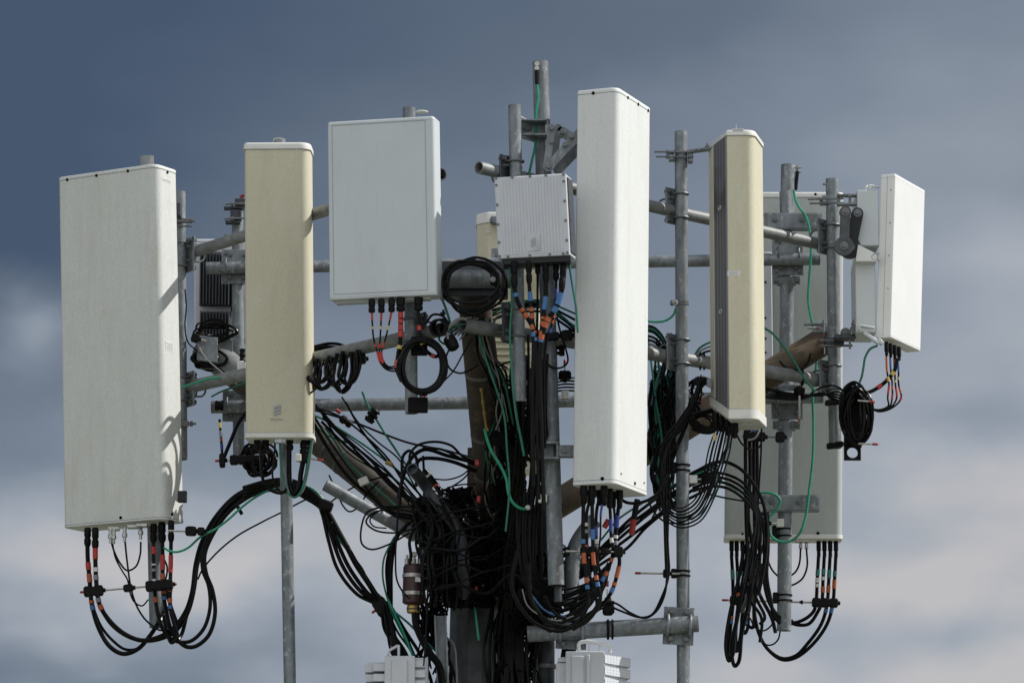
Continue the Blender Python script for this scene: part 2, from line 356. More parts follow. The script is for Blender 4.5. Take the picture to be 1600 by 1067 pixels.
def crossplate(label, x, y, d, n, r1, r2, w=.15, h=.19, m='galv', hz=None, group='crossover plates joining poles to the frame pipes', dy=0):
    """plate that joins a vertical pole (centre at x, y, d) to a horizontal pipe on its other side"""
    n = Vector((n[0], n[1], 0)).normalized(); t = Vector((-n.y, n.x, 0)); z = Vector((0, 0, 1))
    pc = at(x, y, d); c = pc - n * (r1 + .006)
    th = thing('crossover_plate', label, 'bracket', c, group)
    b = MB(); b.box(c, t * (w / 2), z * (h / 2), n * .005, .003); b.build('plate', m, th)
    for s in (-1, 1):
        ubolt('u_bolt', pc + z * (s * h * .33), n, t, z, r1, r1 + .04, th)
    hc = c - n * (r2 + .006) + z * dy
    for s in (-1, 1):
        ubolt('u_bolt', hc + t * (s * w * .33), -n, z, t, r2, r2 + .04, th)
    for si in (-1, 1):
        for sj in (-1, 1):
            q = MB(); p0 = c + t * (si * w * .36) + z * (sj * h * .40); q.cyl(p0 - n * .022, p0 + n * .022, .0085, 8); nut(q, p0 + n * .006, n, .014, .01); nut(q, p0 - n * .006, -n, .014, .01)
            q.build('bolt', 'bolt', th)
    return th
# ------------------------------------------------------------------ ground and monopole
g = MB(); S = 4000
g.add([(-S, -S, 0), (S, -S, 0), (S, S, 0), (-S, S, 0)], [(0, 1, 2, 3)])
tag(g.build('ground', 'ground', None, origin=(0, 0, 0), smooth=False), kind='structure')

mast_c = at(742, 985, .05)
mt = thing('monopole', 'dark steel tower shaft rising from the bottom edge into the cable tangle', 'tower', (mast_c.x, mast_c.y, 0))
MB().lathe((mast_c.x, mast_c.y, .3), (0, 0, 1), [(0, .42), (mast_c.z - 1.6, .16), (mast_c.z - .3 + .28, .128)], 12).build('shaft', 'galvm', mt, ang=10)
MB().cyl((mast_c.x, mast_c.y, 0), (mast_c.x, mast_c.y, .32), .7, 32).build('footing', 'concrete', mt)
b = MB()
top = at(742, 935, .05)
b.box(top, (.145, 0, 0), (0, .145, 0), (0, 0, .012), .004); b.build('collar_plate', 'galvd', mt)
for x in (682, 800):
    b = MB(); p = at(x, 890, .03); b.box(p, (.02, 0, 0), (0, .12, 0), (0, 0, .2), .004); b.build('gusset', 'galvd', mt)
b = MB(); b.cyl(at(752, 990, .05), at(756, 700, -.05), .085, 20); b.build('core_pipe', 'rust', mt)
# dark filler boxes added behind the cables so the knot reads black
b = MB()
b.box(at(722, 878, -.08), (.10, 0, 0), (0, .07, 0), (0, 0, .15), .01)
tag(b.build('dark_filler_box', 'hole', None, origin=at(722, 930, -.12)), 'black filler box added inside the cable knot beside the maroon canister', 'filler box')
b = MB(); b.box(at(834, 850, .1), (.10, 0, 0), (0, .06, 0), (0, 0, .20), .01)
tag(b.build('dark_filler_box', 'plastic', None, origin=at(834, 900, .1)), 'dark filler box added behind the vertical cables right of the tower shaft', 'filler box')

# ------------------------------------------------------------------ outrigger arms
def arm(label, pts, w, m, plate_at=None):
    P = [at(*p) for p in pts]
    th = thing('outrigger_arm', label, 'arm', P[-1], 'outrigger arms of the antenna platform')
    ww = w if isinstance(w, (list, tuple)) else [w, w]
    b = MB(); d = (P[1] - P[0]).normalized()
    b.cyl(P[0], P[-1], ww[0] / 2 * px(pts[0][2]), 28, ww[1] / 2 * px(pts[-1][2])); b.build('tube', m, th)
    return th, P, d
aL, P, d = arm('weathered grey-brown outrigger arm slanting down from the left corner to the tower', [(322, 545, .70), (672, 830, .10)], (46, 44), 'armgrey')
b = MB(); b.box(at(338, 553, .60), (.085, .015, 0), (.002, -.006, 0), (0, 0, .085), .002); b.build('end_plate', 'galv', aL)
b = MB(); b.cyl(P[0] - d * .02, P[0].lerp(P[1], .16), .0815, 28); b.build('sleeve', 'galvw', aL)
b = MB()
for t in (.56, .62, .80):
    q = P[0].lerp(P[1], t); b = MB(); b.cyl(q, q + d * .014, .0785, 24); b.build('band_clamp', 'galvm', aL)
aR, P, d = arm('tan rusted outrigger arm slanting down from the right corner behind the narrow cream antenna', [(1292, 530, .55), (850, 800, .10)], (44, 46), 'rustlit')
b = MB(); b.box(P[0] + Vector((-.02, -.02, .0)), (.004, .002, 0), (0, .06, 0), (0, 0, .095), .002); b.box(P[0] + Vector((-.06, 0, .08)), (.06, 0, 0), (0, .012, 0), (0, 0, .006), .002); b.build('end_plate', 'galv', aR)
aF, P, d = arm('dark rusty outrigger arm rising steeply at the centre towards the front of the frame', [(738, 440, -1.02), (783, 860, -.02)], (50, 60), 'rust')
b = MB()
for t in (.32, .55, .70):
    q = P[0].lerp(P[1], t); b = MB(); b.cyl(q, q + d * .018, (.083 + .018 * t), 24); b.build('band_clamp', 'bolt', aF)
b = MB(); b.box(at(740, 449, -1.08), (.17, 0, 0), (0, .05, 0), (0, 0, .055), .004); b.build('head_beam', 'galvd', aF)
b = MB(); b.cyl(at(688, 436, -1.17), at(800, 436, -1.17), .046, 24); b.build('head_pipe', 'galv', aF)
b = MB(); b.cyl(at(694, 436, -1.17), at(698, 436, -1.17), .056, 24); b.cyl(at(784, 436, -1.17), at(788, 436, -1.17), .053, 24); b.build('pipe_flange', 'rust', aF)
b = MB(); b.box(at(742, 418, -1.05), (.18, 0, 0), (0, .04, 0), (0, 0, .024), .003); b.build('channel', 'galvm', aF)

# ------------------------------------------------------------------ horizontal frame pipes
GF = 'horizontal frame pipes of the triangular platform'
def fpipe(label, a, b_, w, m='galvw', cap=None):
    A, B = at(*a), at(*b_); r = w / 2 * px((a[2] + b_[2]) / 2)
    return tag(MB().hollow(A, B, r).build('frame_pipe', m, None, origin=A), label, 'pipe', GF)
DA0, DA1, DB0, DB1 = .65, -1.30, -1.30, .50
def dA(x): return DA0 + (x - 298) / 392 * (DA1 - DA0)
def dB(x): return DB0 + (x - 748) / 542 * (DB1 - DB0)
fpipe('upper left frame pipe rising to the right behind the cream antenna and flat grey antenna', (296, 396, DA0), (690, 272, DA1), 19)
fpipe('lower left frame pipe with cable loops hanging under it', (290, 606, DA0), (694, 514, DA1), 21)
fpipe('upper right frame pipe running down to the rightmost pole', (748, 262, DB0), (1300, 386, dB(1300)), 19)
fpipe('lower right frame pipe passing behind the tall white antenna to the rightmost pole', (722, 508, DB0), (1300, 596, dB(1300)), 21)
fpipe('upper rear frame pipe running level across the back of the platform', (322, 419, .77), (1281, 405, .77), 19, 'galv')
fpipe('lower rear frame pipe running level across the back above the cables', (330, 636, .77), (1286, 620, .77), 20, 'galv')
GS = 'short stub pipes by the tower'
# apex tie stubs
tag(MB().hollow(at(1272, 520, .52), at(1304, 516, .50), .032).build('stub_pipe', 'galv', None), 'short stub pipe joining the rusty right arm to the rightmost pole', 'pipe', GS)

# ------------------------------------------------------------------ vertical poles
n_A = (-.83, -.555); n_B = (.72, -.69); n_C = (0, 1)
dv1 = dA(302) - .042; dv2 = dA(472) - .042; dv3 = dA(658) - .042
pole('galvanised pole just right of the large left antenna, ending above the sky', (281, 300), (284, 718), 18, dv1)
pole('thick galvanised pole mostly hidden behind the large left antenna with its top cap showing', (229, 245), (245, 980), 23, .40)
pole('tall galvanised pole under the left cream antenna running off the bottom edge', (437, 218), (454, 1120), 19, dv2)
pole('pole behind the flat grey antenna with its tip above the panel', (639, 169), (643, 646), 20, dv3)
pole('slim pole rising left of the finned white radio unit', (804, 165), (812, 628), 20, -1.217)
pole('tallest thick galvanised pole at the top centre with a green wire clipped to it', (844, 97), (869, 914), 25, -1.07)
pole('long galvanised pole between the tall white antenna and right cream antenna', (1064, 206), (1068, 1120), 20, -.357)
pole('galvanised pole beside the bright white antenna on the far right', (1300, 280), (1305, 700), 20, dB(1284) - .053)
pole('lower half of the rear right pole standing before the wide back panel', (1231, 258), (1225, 985), 22, .85)
tag(MB().hollow(at(1227, 300, .80), at(1229, 352, .80), .033).build('stub_pipe', 'galv', None), 'short pipe standing against the rear right pole above its bracket', 'pipe', GS)
pole('rear left pole standing behind the left cream antenna', (371, 330), (373, 716), 18, .85)
tag(MB().hollow(at(860, 560, -1.04), at(872, 940, -1.04), .020).build('conduit', 'galvd', None), 'thin dark conduit strapped along the thick centre pole', 'pipe', GS)

# crossover plates
G1 = 'crossover plates joining poles to the frame pipes'
crossplate('crossover plate on the left pole at the upper left frame pipe', 284, 398, dv1, n_A, .030, .033, hz=1)
crossplate('crossover plate on the left pole at the lower left frame pipe', 284, 608, dv1, n_A, .030, .035)
crossplate('crossover plate behind the left cream antenna on the upper frame pipe', 445, 352, dv2, n_A, .031, .033)
crossplate('crossover plate under the flat grey antenna beside the open pipe end', 642, 516, dv3, n_A, .033, .035, h=.17, m='galvd')
crossplate('dark crossover plate beside the open pipe end at the top of the finned radio', 806, 272, -1.217, n_B, .033, .033, m='galvd')
crossplate('dark crossover plate on the slim centre pole among orange taped cables', 810, 505, -1.217, n_B, .033, .035, m='galvd', h=.2)
crossplate('crossover plate on the long right pole at the upper right frame pipe', 1064, 322, -.357, n_B, .033, .033)
crossplate('crossover plate on the long right pole at the lower right frame pipe', 1066, 550, -.357, n_B, .033, .035)
crossplate('crossover plate on the rightmost pole beside the dog-bone bracket arms', 1301, 370, dB(1284) - .053, n_B, .033, .033)
crossplate('crossover plate on the rightmost pole above the oval cable coil', 1303, 590, dB(1284) - .053, n_B, .033, .035)
crossplate('rear right crossover plate on the upper rear pipe', 1230, 402, .85, n_C, .038, .032, w=.17, h=.22)
crossplate('rear right crossover plate on the lower rear pipe', 1229, 630, .85, n_C, .038, .034, w=.17, h=.19)
crossplate('rear left crossover plate on the upper rear pipe beside the heatsink fins', 371, 419, .85, n_C, .031, .032, w=.17, h=.19)
crossplate('rear left crossover plate on the lower rear pipe behind the left cream antenna', 373, 636, .85, n_C, .031, .034, w=.17, h=.17)

# ------------------------------------------------------------------ bottom stand-off arm on the long right pole
A, B = at(824, 990, -.46), at(1091, 974, -.46)
so = thing('standoff_arm', 'horizontal stand-off pipe at the bottom right with an open end', 'arm', A)
MB().hollow(A, B, .042, .007).build('pipe', 'galv', so)
def front_plate(label, x, y, d, w, h, r, parent=None):
    """plate behind a horizontal pipe, U-bolts coming over the front"""
    c = at(x, y, d); n = Vector((0, -1, 0)); t = Vector((1, 0, -.05)).normalized(); z = Vector((.05, 0, 1)).normalized()
    th = thing('clamp_plate', label, 'bracket', c, 'square clamp plates on the stand-off pipe')
    b = MB(); b.box(c + n * -(r + .006) * 1, t * w / 2, z * h / 2, n * .005, .003); b.build('plate', 'galv', th)
    for s in (-1, 1): ubolt('u_bolt', c + t * (s * w * .36), n, z, t, r, r + .03, th, m='galv', rod=.008)
    for i in (-1, 1):
        for j in (-1, 1):
            p0 = c + t * (i * w * .25) + z * (j * h * .36) - n * r; q = MB(); q.cyl(p0 + n * .0, p0 + n * .035, .011, 10); nut(q, p0 + n * .001, n, .018, .014); q.build('bolt', 'bolt', th)
    return th
front_plate('square clamp plate at the open right end of the stand-off pipe', 1061, 976, -.46, .155, .19, .042)
front_plate('square clamp plate at the shaded left end of the stand-off pipe', 893, 986, -.46, .155, .17, .042)

# stubs near the mast
tag(MB().hollow(at(508, 757, -.15), at(650, 838, -.05), .032).build('stub_pipe', 'galv', None), 'pale stub pipe poking up to the left out of the cable tangle', 'pipe', GS)
def bent(label, pts, w, m='galvd'):
    P = path(pts); b = MB(); b.tube(P[1:], w / 2 * px(0), 18)
    q = MB().hollow(P[0], P[1], w / 2 * px(0), .006); b.add(q.v, q.f)
    # open rim at the start
    return tag(b.build('bent_pipe', m, None, origin=P[0]), label, 'pipe', GS)
bent('bent steel pipe with an open top curving down into the tangle', [(644, 732, -.80), (666, 760, -.62), (695, 800), (712, 822), (722, 850), (725, 895), (725, 930, -.5)], 18, 'galvd')
bent('bent grey pipe behind the taped cables under the tall white antenna', [(930, 812, -.3), (912, 832), (898, 858), (893, 900), (893, 950)], 24, 'galv')
tag(MB().cyl(at(662, 735, -.3), at(718, 812, -.3), .022, 16).build('feeder_pipe', 'black', None), 'thick black feeder with red and white bands beside the bent pipe', 'cable')
o = bpy.data.objects['feeder_pipe']
for t, c in ((.30, 'redt'), (.52, 'whitet'), (.58, 'greyt'), (.66, 'whitet'), (.10, 'whitet')):
    a, e = at(662, 735, -.3), at(718, 812, -.3); MB().cyl(a.lerp(e, t), a.lerp(e, t + .035), .0235, 16).build('tape_band', c, o)
# vertical channel strut beside the shaft
b = MB(); A, B = at(688, 962, -.4), at(694, 1120, -.4); b.box((A + B) / 2, (.031, 0, 0), (0, .004, 0), (B - A) / 2); b.box((A + B) / 2 + Vector((-.027, -.02, 0)), (.004, 0, 0), (0, .02, 0), (B - A) / 2); b.box((A + B) / 2 + Vector((.027, -.02, 0)), (.004, 0, 0), (0, .02, 0), (B - A) / 2)
tag(b.build('strut_channel', 'galv', None), 'galvanised channel strut standing left of the tower shaft at the bottom edge', 'strut')
b = MB(); A, B = at(850, 1000, -.2), at(850, 1120, -.2); b.cyl(A, B, .055, 20)
tag(b.build('steel_pole', 'galvd', None, origin=B), 'dark stub column between the shaft and right lower radio cabinet', 'pole')
b = MB(); b.cyl(at(850, 1038, -.2), at(850, 1044, -.2), .066, 20); tag(b.build('band_clamp', 'galv', None), 'steel strap clamped round the dark stub column at the bottom', 'clamp')
# ------------------------------------------------------------------ panel antennas
def rpoly(pts, rads, seg=8):
    """polygon with rounded corners, counter-clockwise (x, y) metres"""
    n = len(pts); out = []
    if isinstance(rads, (int, float)): rads = [rads] * n
    for i in range(n):
        p = Vector(pts[i]); a = Vector(pts[i - 1]); b = Vector(pts[(i + 1) % n]); r = rads[i]
        if r <= 0: out.append(p); continue
        u = (a - p).normalized(); v = (b - p).normalized(); ang = u.angle(v); L = r / math.tan(ang / 2)
        L = min(L, (a - p).length * .48, (b - p).length * .48); rr = L * math.tan(ang / 2)
        c = p + (u + v).normalized() * (rr / math.sin(ang / 2)); s = p + u * L; e = p + v * L
        a0 = math.atan2(*(s - c).yx); a1 = math.atan2(*(e - c).yx); da = (a1 - a0 + math.pi) % (2 * math.pi) - math.pi
        for k in range(seg + 1): t = a0 + da * k / seg; out.append(c + Vector((math.cos(t), math.sin(t))) * rr)
    return out
def grow(poly, e):
    n = len(poly); out = []
    for i in range(n):
        a, p, b = poly[i - 1], poly[i], poly[(i + 1) % n]
        d1 = (p - a); d2 = (b - p)
        if d1.length < 1e-7: d1 = d2
        if d2.length < 1e-7: d2 = d1
        n1 = Vector((d1.y, -d1.x)).normalized(); n2 = Vector((d2.y, -d2.x)).normalized(); m = (n1 + n2)
        if m.length < 1e-6: m = n1
        m = m.normalized(); out.append(p + m * (e / max(m.dot(n1), .4)))
    return out

def panel(name, label, tp, bp, d, poly, m, capm=None, caph=(.02, .035), lip=.003, seam=True, braise=None, traise=None, top_round=.010, group=None, dt=None):
    """vertical antenna shell: reference edge from photo point tp (top) to bp (bottom); poly = plan in metres round it"""
    T = at(tp[0], tp[1], d if dt is None else dt); B = at(bp[0], bp[1], d); ax = T - B; H = ax.length
    th = thing(name, label, 'antenna', B, group)
    def ring(z, e, base):   # z metres above bottom
        t = z / H; q = grow(poly, e) if e else poly
        out = []
        for p, p0 in zip(q, poly):
            v = B + ax * t + Vector((p.x, p.y, 0))
            if base == 'b' and braise: v.z += braise(p0)
            if base == 't' and traise: v.z += traise(p0)
            out.append(v)
        return out
    ch_t, ch_b = caph
    MB().loft([ring(ch_b - .002, 0, 'b'), ring(H - ch_t + .002, 0, 't')]).build('radome', m, th)
    cm = capm or m; tr = top_round
    MB().loft([ring(H - ch_t, lip - .002, 't'), ring(H - ch_t, lip, 't'), ring(H - tr, lip, 't'), ring(H - tr * .45, lip - tr * .25, 't'), ring(H - tr * .12, lip - tr * .7, 't'), ring(H, lip - tr * 1.6, 't')]).build('top_cap', cm, th)
    MB().loft([ring(0, lip - .006, 'b'), ring(.004, lip, 'b'), ring(ch_b, lip, 'b'), ring(ch_b, lip - .002, 'b')]).build('bottom_cap', cm, th)
    if seam:
        for z, bs, nm in ((H - ch_t - .0025, 't', 'top_seam'), (ch_b + .0008, 'b', 'bottom_seam')):
            MB().loft([ring(z, .0012, bs), ring(z + .0022, .0012, bs)]).build(nm, 'print', th)
    return th, B, ax, H

def screw(th, p, n, r=.007, m='hole', name='screw'):
    n = Vector(n).normalized(); b = MB(); b.cyl(Vector(p) - n * .002, Vector(p) + n * .004, r, 12); return b.build(name, m, th)

def along(poly_pt, B, ax, z, H): return B + ax * (z / H) + Vector((poly_pt[0], poly_pt[1], 0))

# ---- P1 large left antenna
th_ = R(31)
L_ = Vector((-math.cos(th_), math.sin(th_))) * .647; Bk = Vector((math.sin(th_), math.cos(th_))) * .185
poly = rpoly([(0, 0), Bk, Bk + L_, L_], [.050, .012, .012, .022])
p1, B, ax, H = panel('panel_antenna', 'largest grey-white panel antenna on the far left, turned away with cable shadows on its edge', (243.5, 255), (255, 811), .10, poly, 'radome', 'radome', caph=(.020, .012), lip=.002)
nf = Vector((L_.y, -L_.x, 0)).normalized() * -1; nf = Vector((-math.sin(th_), -math.cos(th_), 0)); ns = Vector((math.cos(th_), -math.sin(th_), 0))
for f in (.10, .40, .72): screw(p1, along(L_ * (1 - f), B, ax, H - .022, H) + nf * .001, nf, .0075)
screw(p1, along(Bk * .55, B, ax, H - .03, H), ns, .0075)
for f in (.42, ): screw(p1, along(L_ * f, B, ax, .028, H), nf, .008)
screw(p1, along(Bk * .42, B, ax, .035, H), ns, .008)
b = MB(); c = along(Bk * .48, B, ax, H * .488, H) + ns * .001; b.box(c, Bk.to_3d() * .20, (0, 0, .024), ns * .0006); b.build('sticker', 'label', p1)
b = MB()
for k in range(5): b.box(c + Vector((0, 0, .016 - k * .008)) + ns * .001, Bk.to_3d() * (.17 - .02 * (k % 3)), (0, 0, .0012), ns * .0005)
b.build('sticker_text', 'print2', p1)
b = MB(); c = along(Bk * .5, B, ax, H - .075, H) + ns * .001; b.box(c, Bk.to_3d() * .22, (0, 0, .008), ns * .0006); b.build('sticker', 'label', p1)
b = MB()
for k in range(2): b.box(c + Vector((0, 0, .003 - k * .006)) + ns * .001, Bk.to_3d() * .19, (0, 0, .0009), ns * .0005)
b.build('sticker_text', 'print2', p1)
# underside connector block
def under(th, pts, w, m='whitemetal', name='connector_plate', h=.018, dep=.03):
    for x, y, d in pts:
        b = MB(); b.box(at(x, y, d), (w / 2, 0, 0), (0, dep, 0), (0, 0, h / 2), .003); b.build(name, m, th)
under(p1, [(178, 826, .24), (222, 821, .16), (208, 823, .2)], .06, 'stain')
for x, y in ((173, 840), (178, 841), (195, 838), (220, 834)):
    b = MB(); b.lathe(at(x, y - 14, .2), (0, 0, -1), [(0, .010), (.03, .010), (.032, .014), (.05, .014), (.052, .008), (.075, .008)], 10); b.build('connector', 'stain', p1)
b = MB(); b.box(at(285, 776, .12), (.024, 0, 0), (0, .02, 0), (0, 0, .030), .004); b.build('tilt_motor', 'plastic', p1)
# top bracket to the pole
b = MB(); c = at(275, 330, .36); b.box(c, (.028, 0, 0), (0, .05, 0), (0, 0, .034), .003); b.build('tilt_bracket', 'galvd', p1)
b = MB(); c = at(283, 345, dv1 - .04); b.box(c, (.045, .0, 0), (0, .012, 0), (0, 0, .012), .002); b.cyl(c + Vector((.02, 0, .0)), c + Vector((.075, 0, .0)), .007, 8); b.cyl(c + Vector((-.02, 0, -.03)), c + Vector((.06, 0, -.03)), .005, 8); nut(b, c + Vector((.045, 0, 0)), (1, 0, 0), .014, .016); b.build('clamp', 'bolt', p1)
b = MB(); c = at(283, 662, dv1 - .04); b.box(c, (.04, .0, 0), (0, .012, 0), (0, 0, .016), .002); b.cyl(c, c + Vector((.08, 0, .0)), .006, 8); nut(b, c + Vector((.045, 0, 0)), (1, 0, 0), .014, .018); b.build('clamp', 'bolt', p1)

# ---- P2 left cream antenna
poly = rpoly([(-.176, .01), (.160, 0), (.167, .19), (-.165, .19)], [.018, .052, .03, .02])
p2, B, ax, H = panel('panel_antenna', 'left cream panel antenna with white caps and a faint blue-grey emblem', (435, 222), (438, 684), -.50, poly, 'cream', 'cap', caph=(.036, .026), lip=.006, top_round=.012)
# emblem: three slanted bars
def emblem(th, c, w, h, t, z, n, m):
    b = MB()
    for k in (-1, 0, 1):
        o = c + z * (k * h * .34); s = t * w / 2; r_ = z * h * .075
        vs = [o - s - r_ - z * h * .14, o + s - r_ + z * h * .04, o + s + r_ + z * h * .14, o - s + r_ - z * h * .04]
        b.add([v + n * .0015 for v in vs] + [v for v in vs], [(0, 1, 2, 3), (4, 7, 6, 5), (0, 4, 5, 1), (1, 5, 6, 2), (2, 6, 7, 3), (3, 7, 4, 0)])
    return b.build('emblem', m, th)
def text(th, s, c, size, t, z, n, m, name='lettering', depth=.0006):
    cu = bpy.data.curves.new('tmp', 'FONT'); cu.body = s; cu.size = size; cu.align_x = 'CENTER'; cu.align_y = 'CENTER'; cu.extrude = depth; cu.resolution_u = 2
    o = bpy.data.objects.new('tmp', cu); C.objects.link(o); dg = bpy.context.evaluated_depsgraph_get(); me = bpy.data.meshes.new_from_object(o.evaluated_get(dg)); bpy.data.objects.remove(o)
    Mx = Matrix((t, z, n)).transposed().to_4x4(); off = c - wloc(th); Mx.translation = off; me.transform(Mx); me.materials.clear(); me.materials.append(M[m])
    q = bpy.data.objects.new(name, me); C.objects.link(q); q.parent = th; return q
X3, Z3 = Vector((1, 0, 0)), Vector((0, 0, 1))
nP = Vector((-.028, -1, 0)).normalized(); tP = Vector((1, -.028, 0)).normalized()
c = at(433, 640, -.4985)
emblem(p2, c, .036, .05, tP, Z3, nP, 'print2'); text(p2, 'ERICSSON', at(432, 655, -.4975), .014, tP, Z3, nP, 'print2')
b = MB(); b.tube(spline([at(427, 222, -.42), at(429, 217, -.42), at(441, 217, -.42), at(444, 222, -.42)]), .003, 6); b.build('lifting_eye', 'stain', p2)
for x in (402, 415, 453, 476):
    b = MB(); b.lathe(at(x, 684, -.42), (0, 0, -1), [(0, .018), (.028, .018), (.03, .014), (.036, .014), (.038, .019), (.06, .018), (.065, .01)], 12); b.build('connector', 'rubber', p2)
b = MB(); c = at(438, 688, -.46); b.box(c, (.028, 0, 0), (0, .02, 0), (0, 0, .014), .003); b.lathe(c + Vector((0, -.015, -.005)), (0, -1, 0), [(0, .011), (.012, .011), (.013, .007)], 12); b.build('port_block', 'whitemetal', p2)

# ---- P3 flat grey antenna
th_ = R(14); L_ = Vector((-math.cos(th_), math.sin(th_))) * .543; Bk = Vector((math.sin(th_), math.cos(th_))) * .115
poly = rpoly([(0, 0), Bk, Bk + L_, L_], [.020, .01, .01, .008])
p3, B, ax, H = panel('panel_antenna', 'flat pale grey square-cornered panel antenna left of centre', (678, 180.5), (682.5, 461), -1.45, poly, 'paint', 'paint', caph=(.02, .012), lip=.0, seam=False, top_round=.012)
nf = Vector((-math.sin(th_), -math.cos(th_), 0)); tf = Vector((math.cos(th_), -math.sin(th_), 0))
b = MB()
def fp(u, z): return B + ax * (z / H) - tf * u + nf * .0006
for (u0, z0), (u1, z1) in (((.045, H - .022), (.522, H - .022)), ((.045, .028), (.522, .028)), ((.045, .028), (.045, H - .022)), ((.520, .028), (.520, H - .022))):
    a, e = fp(u0, z0), fp(u1, z1); dd = (e - a); side = dd.cross(nf).normalized() * .0013; b.box((a + e) / 2, dd / 2, side, nf * .0012)
b.build('cover_seam', 'seam', p3)
b = MB(); b.box(B + ax * (-.004 / H) - tf * .27 + Vector((0, .07, 0)), tf * .24, Vector((0, .03, 0)), (0, 0, .006), .002); b.build('bottom_tray', 'paint', p3)
MB().lathe(at(659, 176, -1.3), (0, 0, 1), [(0, .032), (.004, .032), (.006, .028)], 20).build('vent_cap', 'cap', p3)
for x, y in ((581, 467), (596, 467), (612, 466), (626, 465), (654, 464)):
    wd = .017 if x < 620 else .022
    b = MB(); b.lathe(at(x, y, -1.39), (0, 0, -1), [(0, wd * .8), (.006, wd), (.038, wd), (.04, wd * .8), (.045, wd * .8), (.047, wd), (.066, wd * .95), (.070, .006)], 12); b.build('connector', 'rubber', p3)
b = MB(); b.box(at(690, 272, -1.29), (.012, 0, 0), (0, .012, 0), (0, 0, .02), .004); b.build('latch', 'rubber', p3)

# ---- P4 tall white antenna in the centre
th_ = R(22); Bk = Vector((math.sin(th_), math.cos(th_))) * .462; L_ = Vector((-math.cos(th_), math.sin(th_))) * .215
poly = rpoly([(0, 0), Bk, Bk + L_, L_], [.045, .010, .03, .010])
p4, B, ax, H = panel('panel_antenna', 'tall brightest white panel antenna at centre right, its broad face lit by the sun', (965.5, 135.5), (959.5, 755), -1.38, poly, 'radome_clean', 'radome_clean', caph=(.022, .02), lip=.0015)
nf = Vector((-math.sin(th_), -math.cos(th_), 0)); ns = Vector((math.cos(th_), -math.sin(th_), 0))
screw(p4, along(L_ * .6, B, ax, H - .022, H), nf, .008); screw(p4, along(L_ * .28, B, ax, .026, H), nf, .009)
for f in (.30, .62, .93): screw(p4, along(Bk * f, B, ax, H - .024, H), ns, .008)
for f in (.62,): screw(p4, along(Bk * f, B, ax, .04, H), ns, .008)
for f in (.2, .9): screw(p4, along(Bk * f, B, ax, .06, H), ns, .004)
for k, (x, y, d) in enumerate([(912, 757, -1.3), (923, 758, -1.15), (925, 757, -1.3), (937, 758, -1.15), (944, 758, -1.30), (952, 762, -1.2), (958, 762, -1.1), (968, 763, -1.15)]):
    b = MB(); b.lathe(at(x, y, d), (0, 0, -1), [(0, .017), (.02, .019), (.05, .019), (.052, .015), (.09, .014), (.1, .009)], 12); b.build('connector', 'rubber', p4)
# scissor tilt bracket from centre pole to this antenna
sb = thing('tilt_bracket', 'galvanised scissor tilt bracket between the tallest pole and the tall white antenna', 'bracket', at(845, 205, -1.1))
def beam(b, a, e, w, t, up=(0, -1, 0), bev=.003):
    a, e, up = Vector(a), Vector(e), Vector(up); dd = e - a; u = (up - dd * up.dot(dd) / dd.dot(dd)).normalized(); s = dd.cross(u).normalized(); b.box((a + e) / 2, dd / 2, s * w / 2, u * t / 2, bev)
b = MB()
for (y0, z0, w_, h_) in ((190.5, 0, 1, 1), (213, 0, 1, 1)): b.box(at(838, y0, -1.16), (.068, 0, 0), (0, .045, 0), (0, 0, .0035))
b.box(at(855.5, 202, -1.16), (.004, 0, 0), (0, .045, 0), (0, 0, .040)); b.box(at(833, 202, -1.12), (.06, 0, 0), (0, .004, 0), (0, 0, .036)); b.build('channel', 'galv', sb)
b = MB(); beam(b, at(812, 189, -1.2), at(832, 199, -1.12), .05, .006); beam(b, at(812, 212, -1.2), at(838, 220, -1.12), .02, .02); b.build('wing', 'galv', sb)
for (a, e, w_, dd) in (((862, 200, -1.20), (854, 262, -1.20), .036, 0), ((872, 200, -1.12), (866, 250, -1.12), .036, 0), ((857, 262, -1.23), (905, 208, -1.23), .044, 0), ((872, 265, -1.10), (908, 228, -1.10), .05, 0), ((878, 206, -1.12), (892, 215, -1.12), .05, 0)):
    A, E = at(*a), at(*e); b = MB(); b.cyl(A + Vector((0, -.006, 0)), A + Vector((0, .006, 0)), w_ / 2, 16); b.cyl(E + Vector((0, -.006, 0)), E + Vector((0, .006, 0)), w_ / 2, 16)
    beam(b, A, E, w_ * .98, .011, bev=0); b.build('link', 'galv', sb)
for x, y, d in ((862, 200, -1.215), (862, 221, -1.215), (857, 260, -1.245), (893, 213, -1.245), (883, 226, -1.245), (878, 206, -1.15)):
    b = MB(); b.cyl(at(x, y, d), at(x, y, d) + Vector((0, .12, 0)), .007, 10); nut(b, at(x, y, d), (0, -1, 0), .013, .012); b.build('bolt', 'bolt', sb)
lb = thing('lower_bracket', 'small steel box bracket between the thick centre pole and foot of the tall white antenna', 'bracket', at(868, 705, -1.15))
b = MB(); b.box(at(858, 693, -1.15), (.05, 0, 0), (0, .04, 0), (0, 0, .004)); b.box(at(858, 717, -1.15), (.05, 0, 0), (0, .04, 0), (0, 0, .004)); b.box(at(870.5, 705, -1.15), (.004, 0, 0), (0, .04, 0), (0, 0, .036)); b.box(at(850, 705, -1.115), (.045, 0, 0), (0, .004, 0), (0, 0, .036)); b.build('channel', 'galv', lb)
b = MB(); b.box(at(886, 704, -1.18), (.045, 0, 0), (0, .003, 0), (0, 0, .028), .001); b.box(at(886, 713, -1.12), (.045, 0, 0), (0, .03, 0), (0, 0, .004), .001); b.build('tongue', 'galv', lb)
b = MB(); nut(b, at(881, 704, -1.185), (0, -1, 0), .013, .01); b.build('bolt', 'bolt', lb)

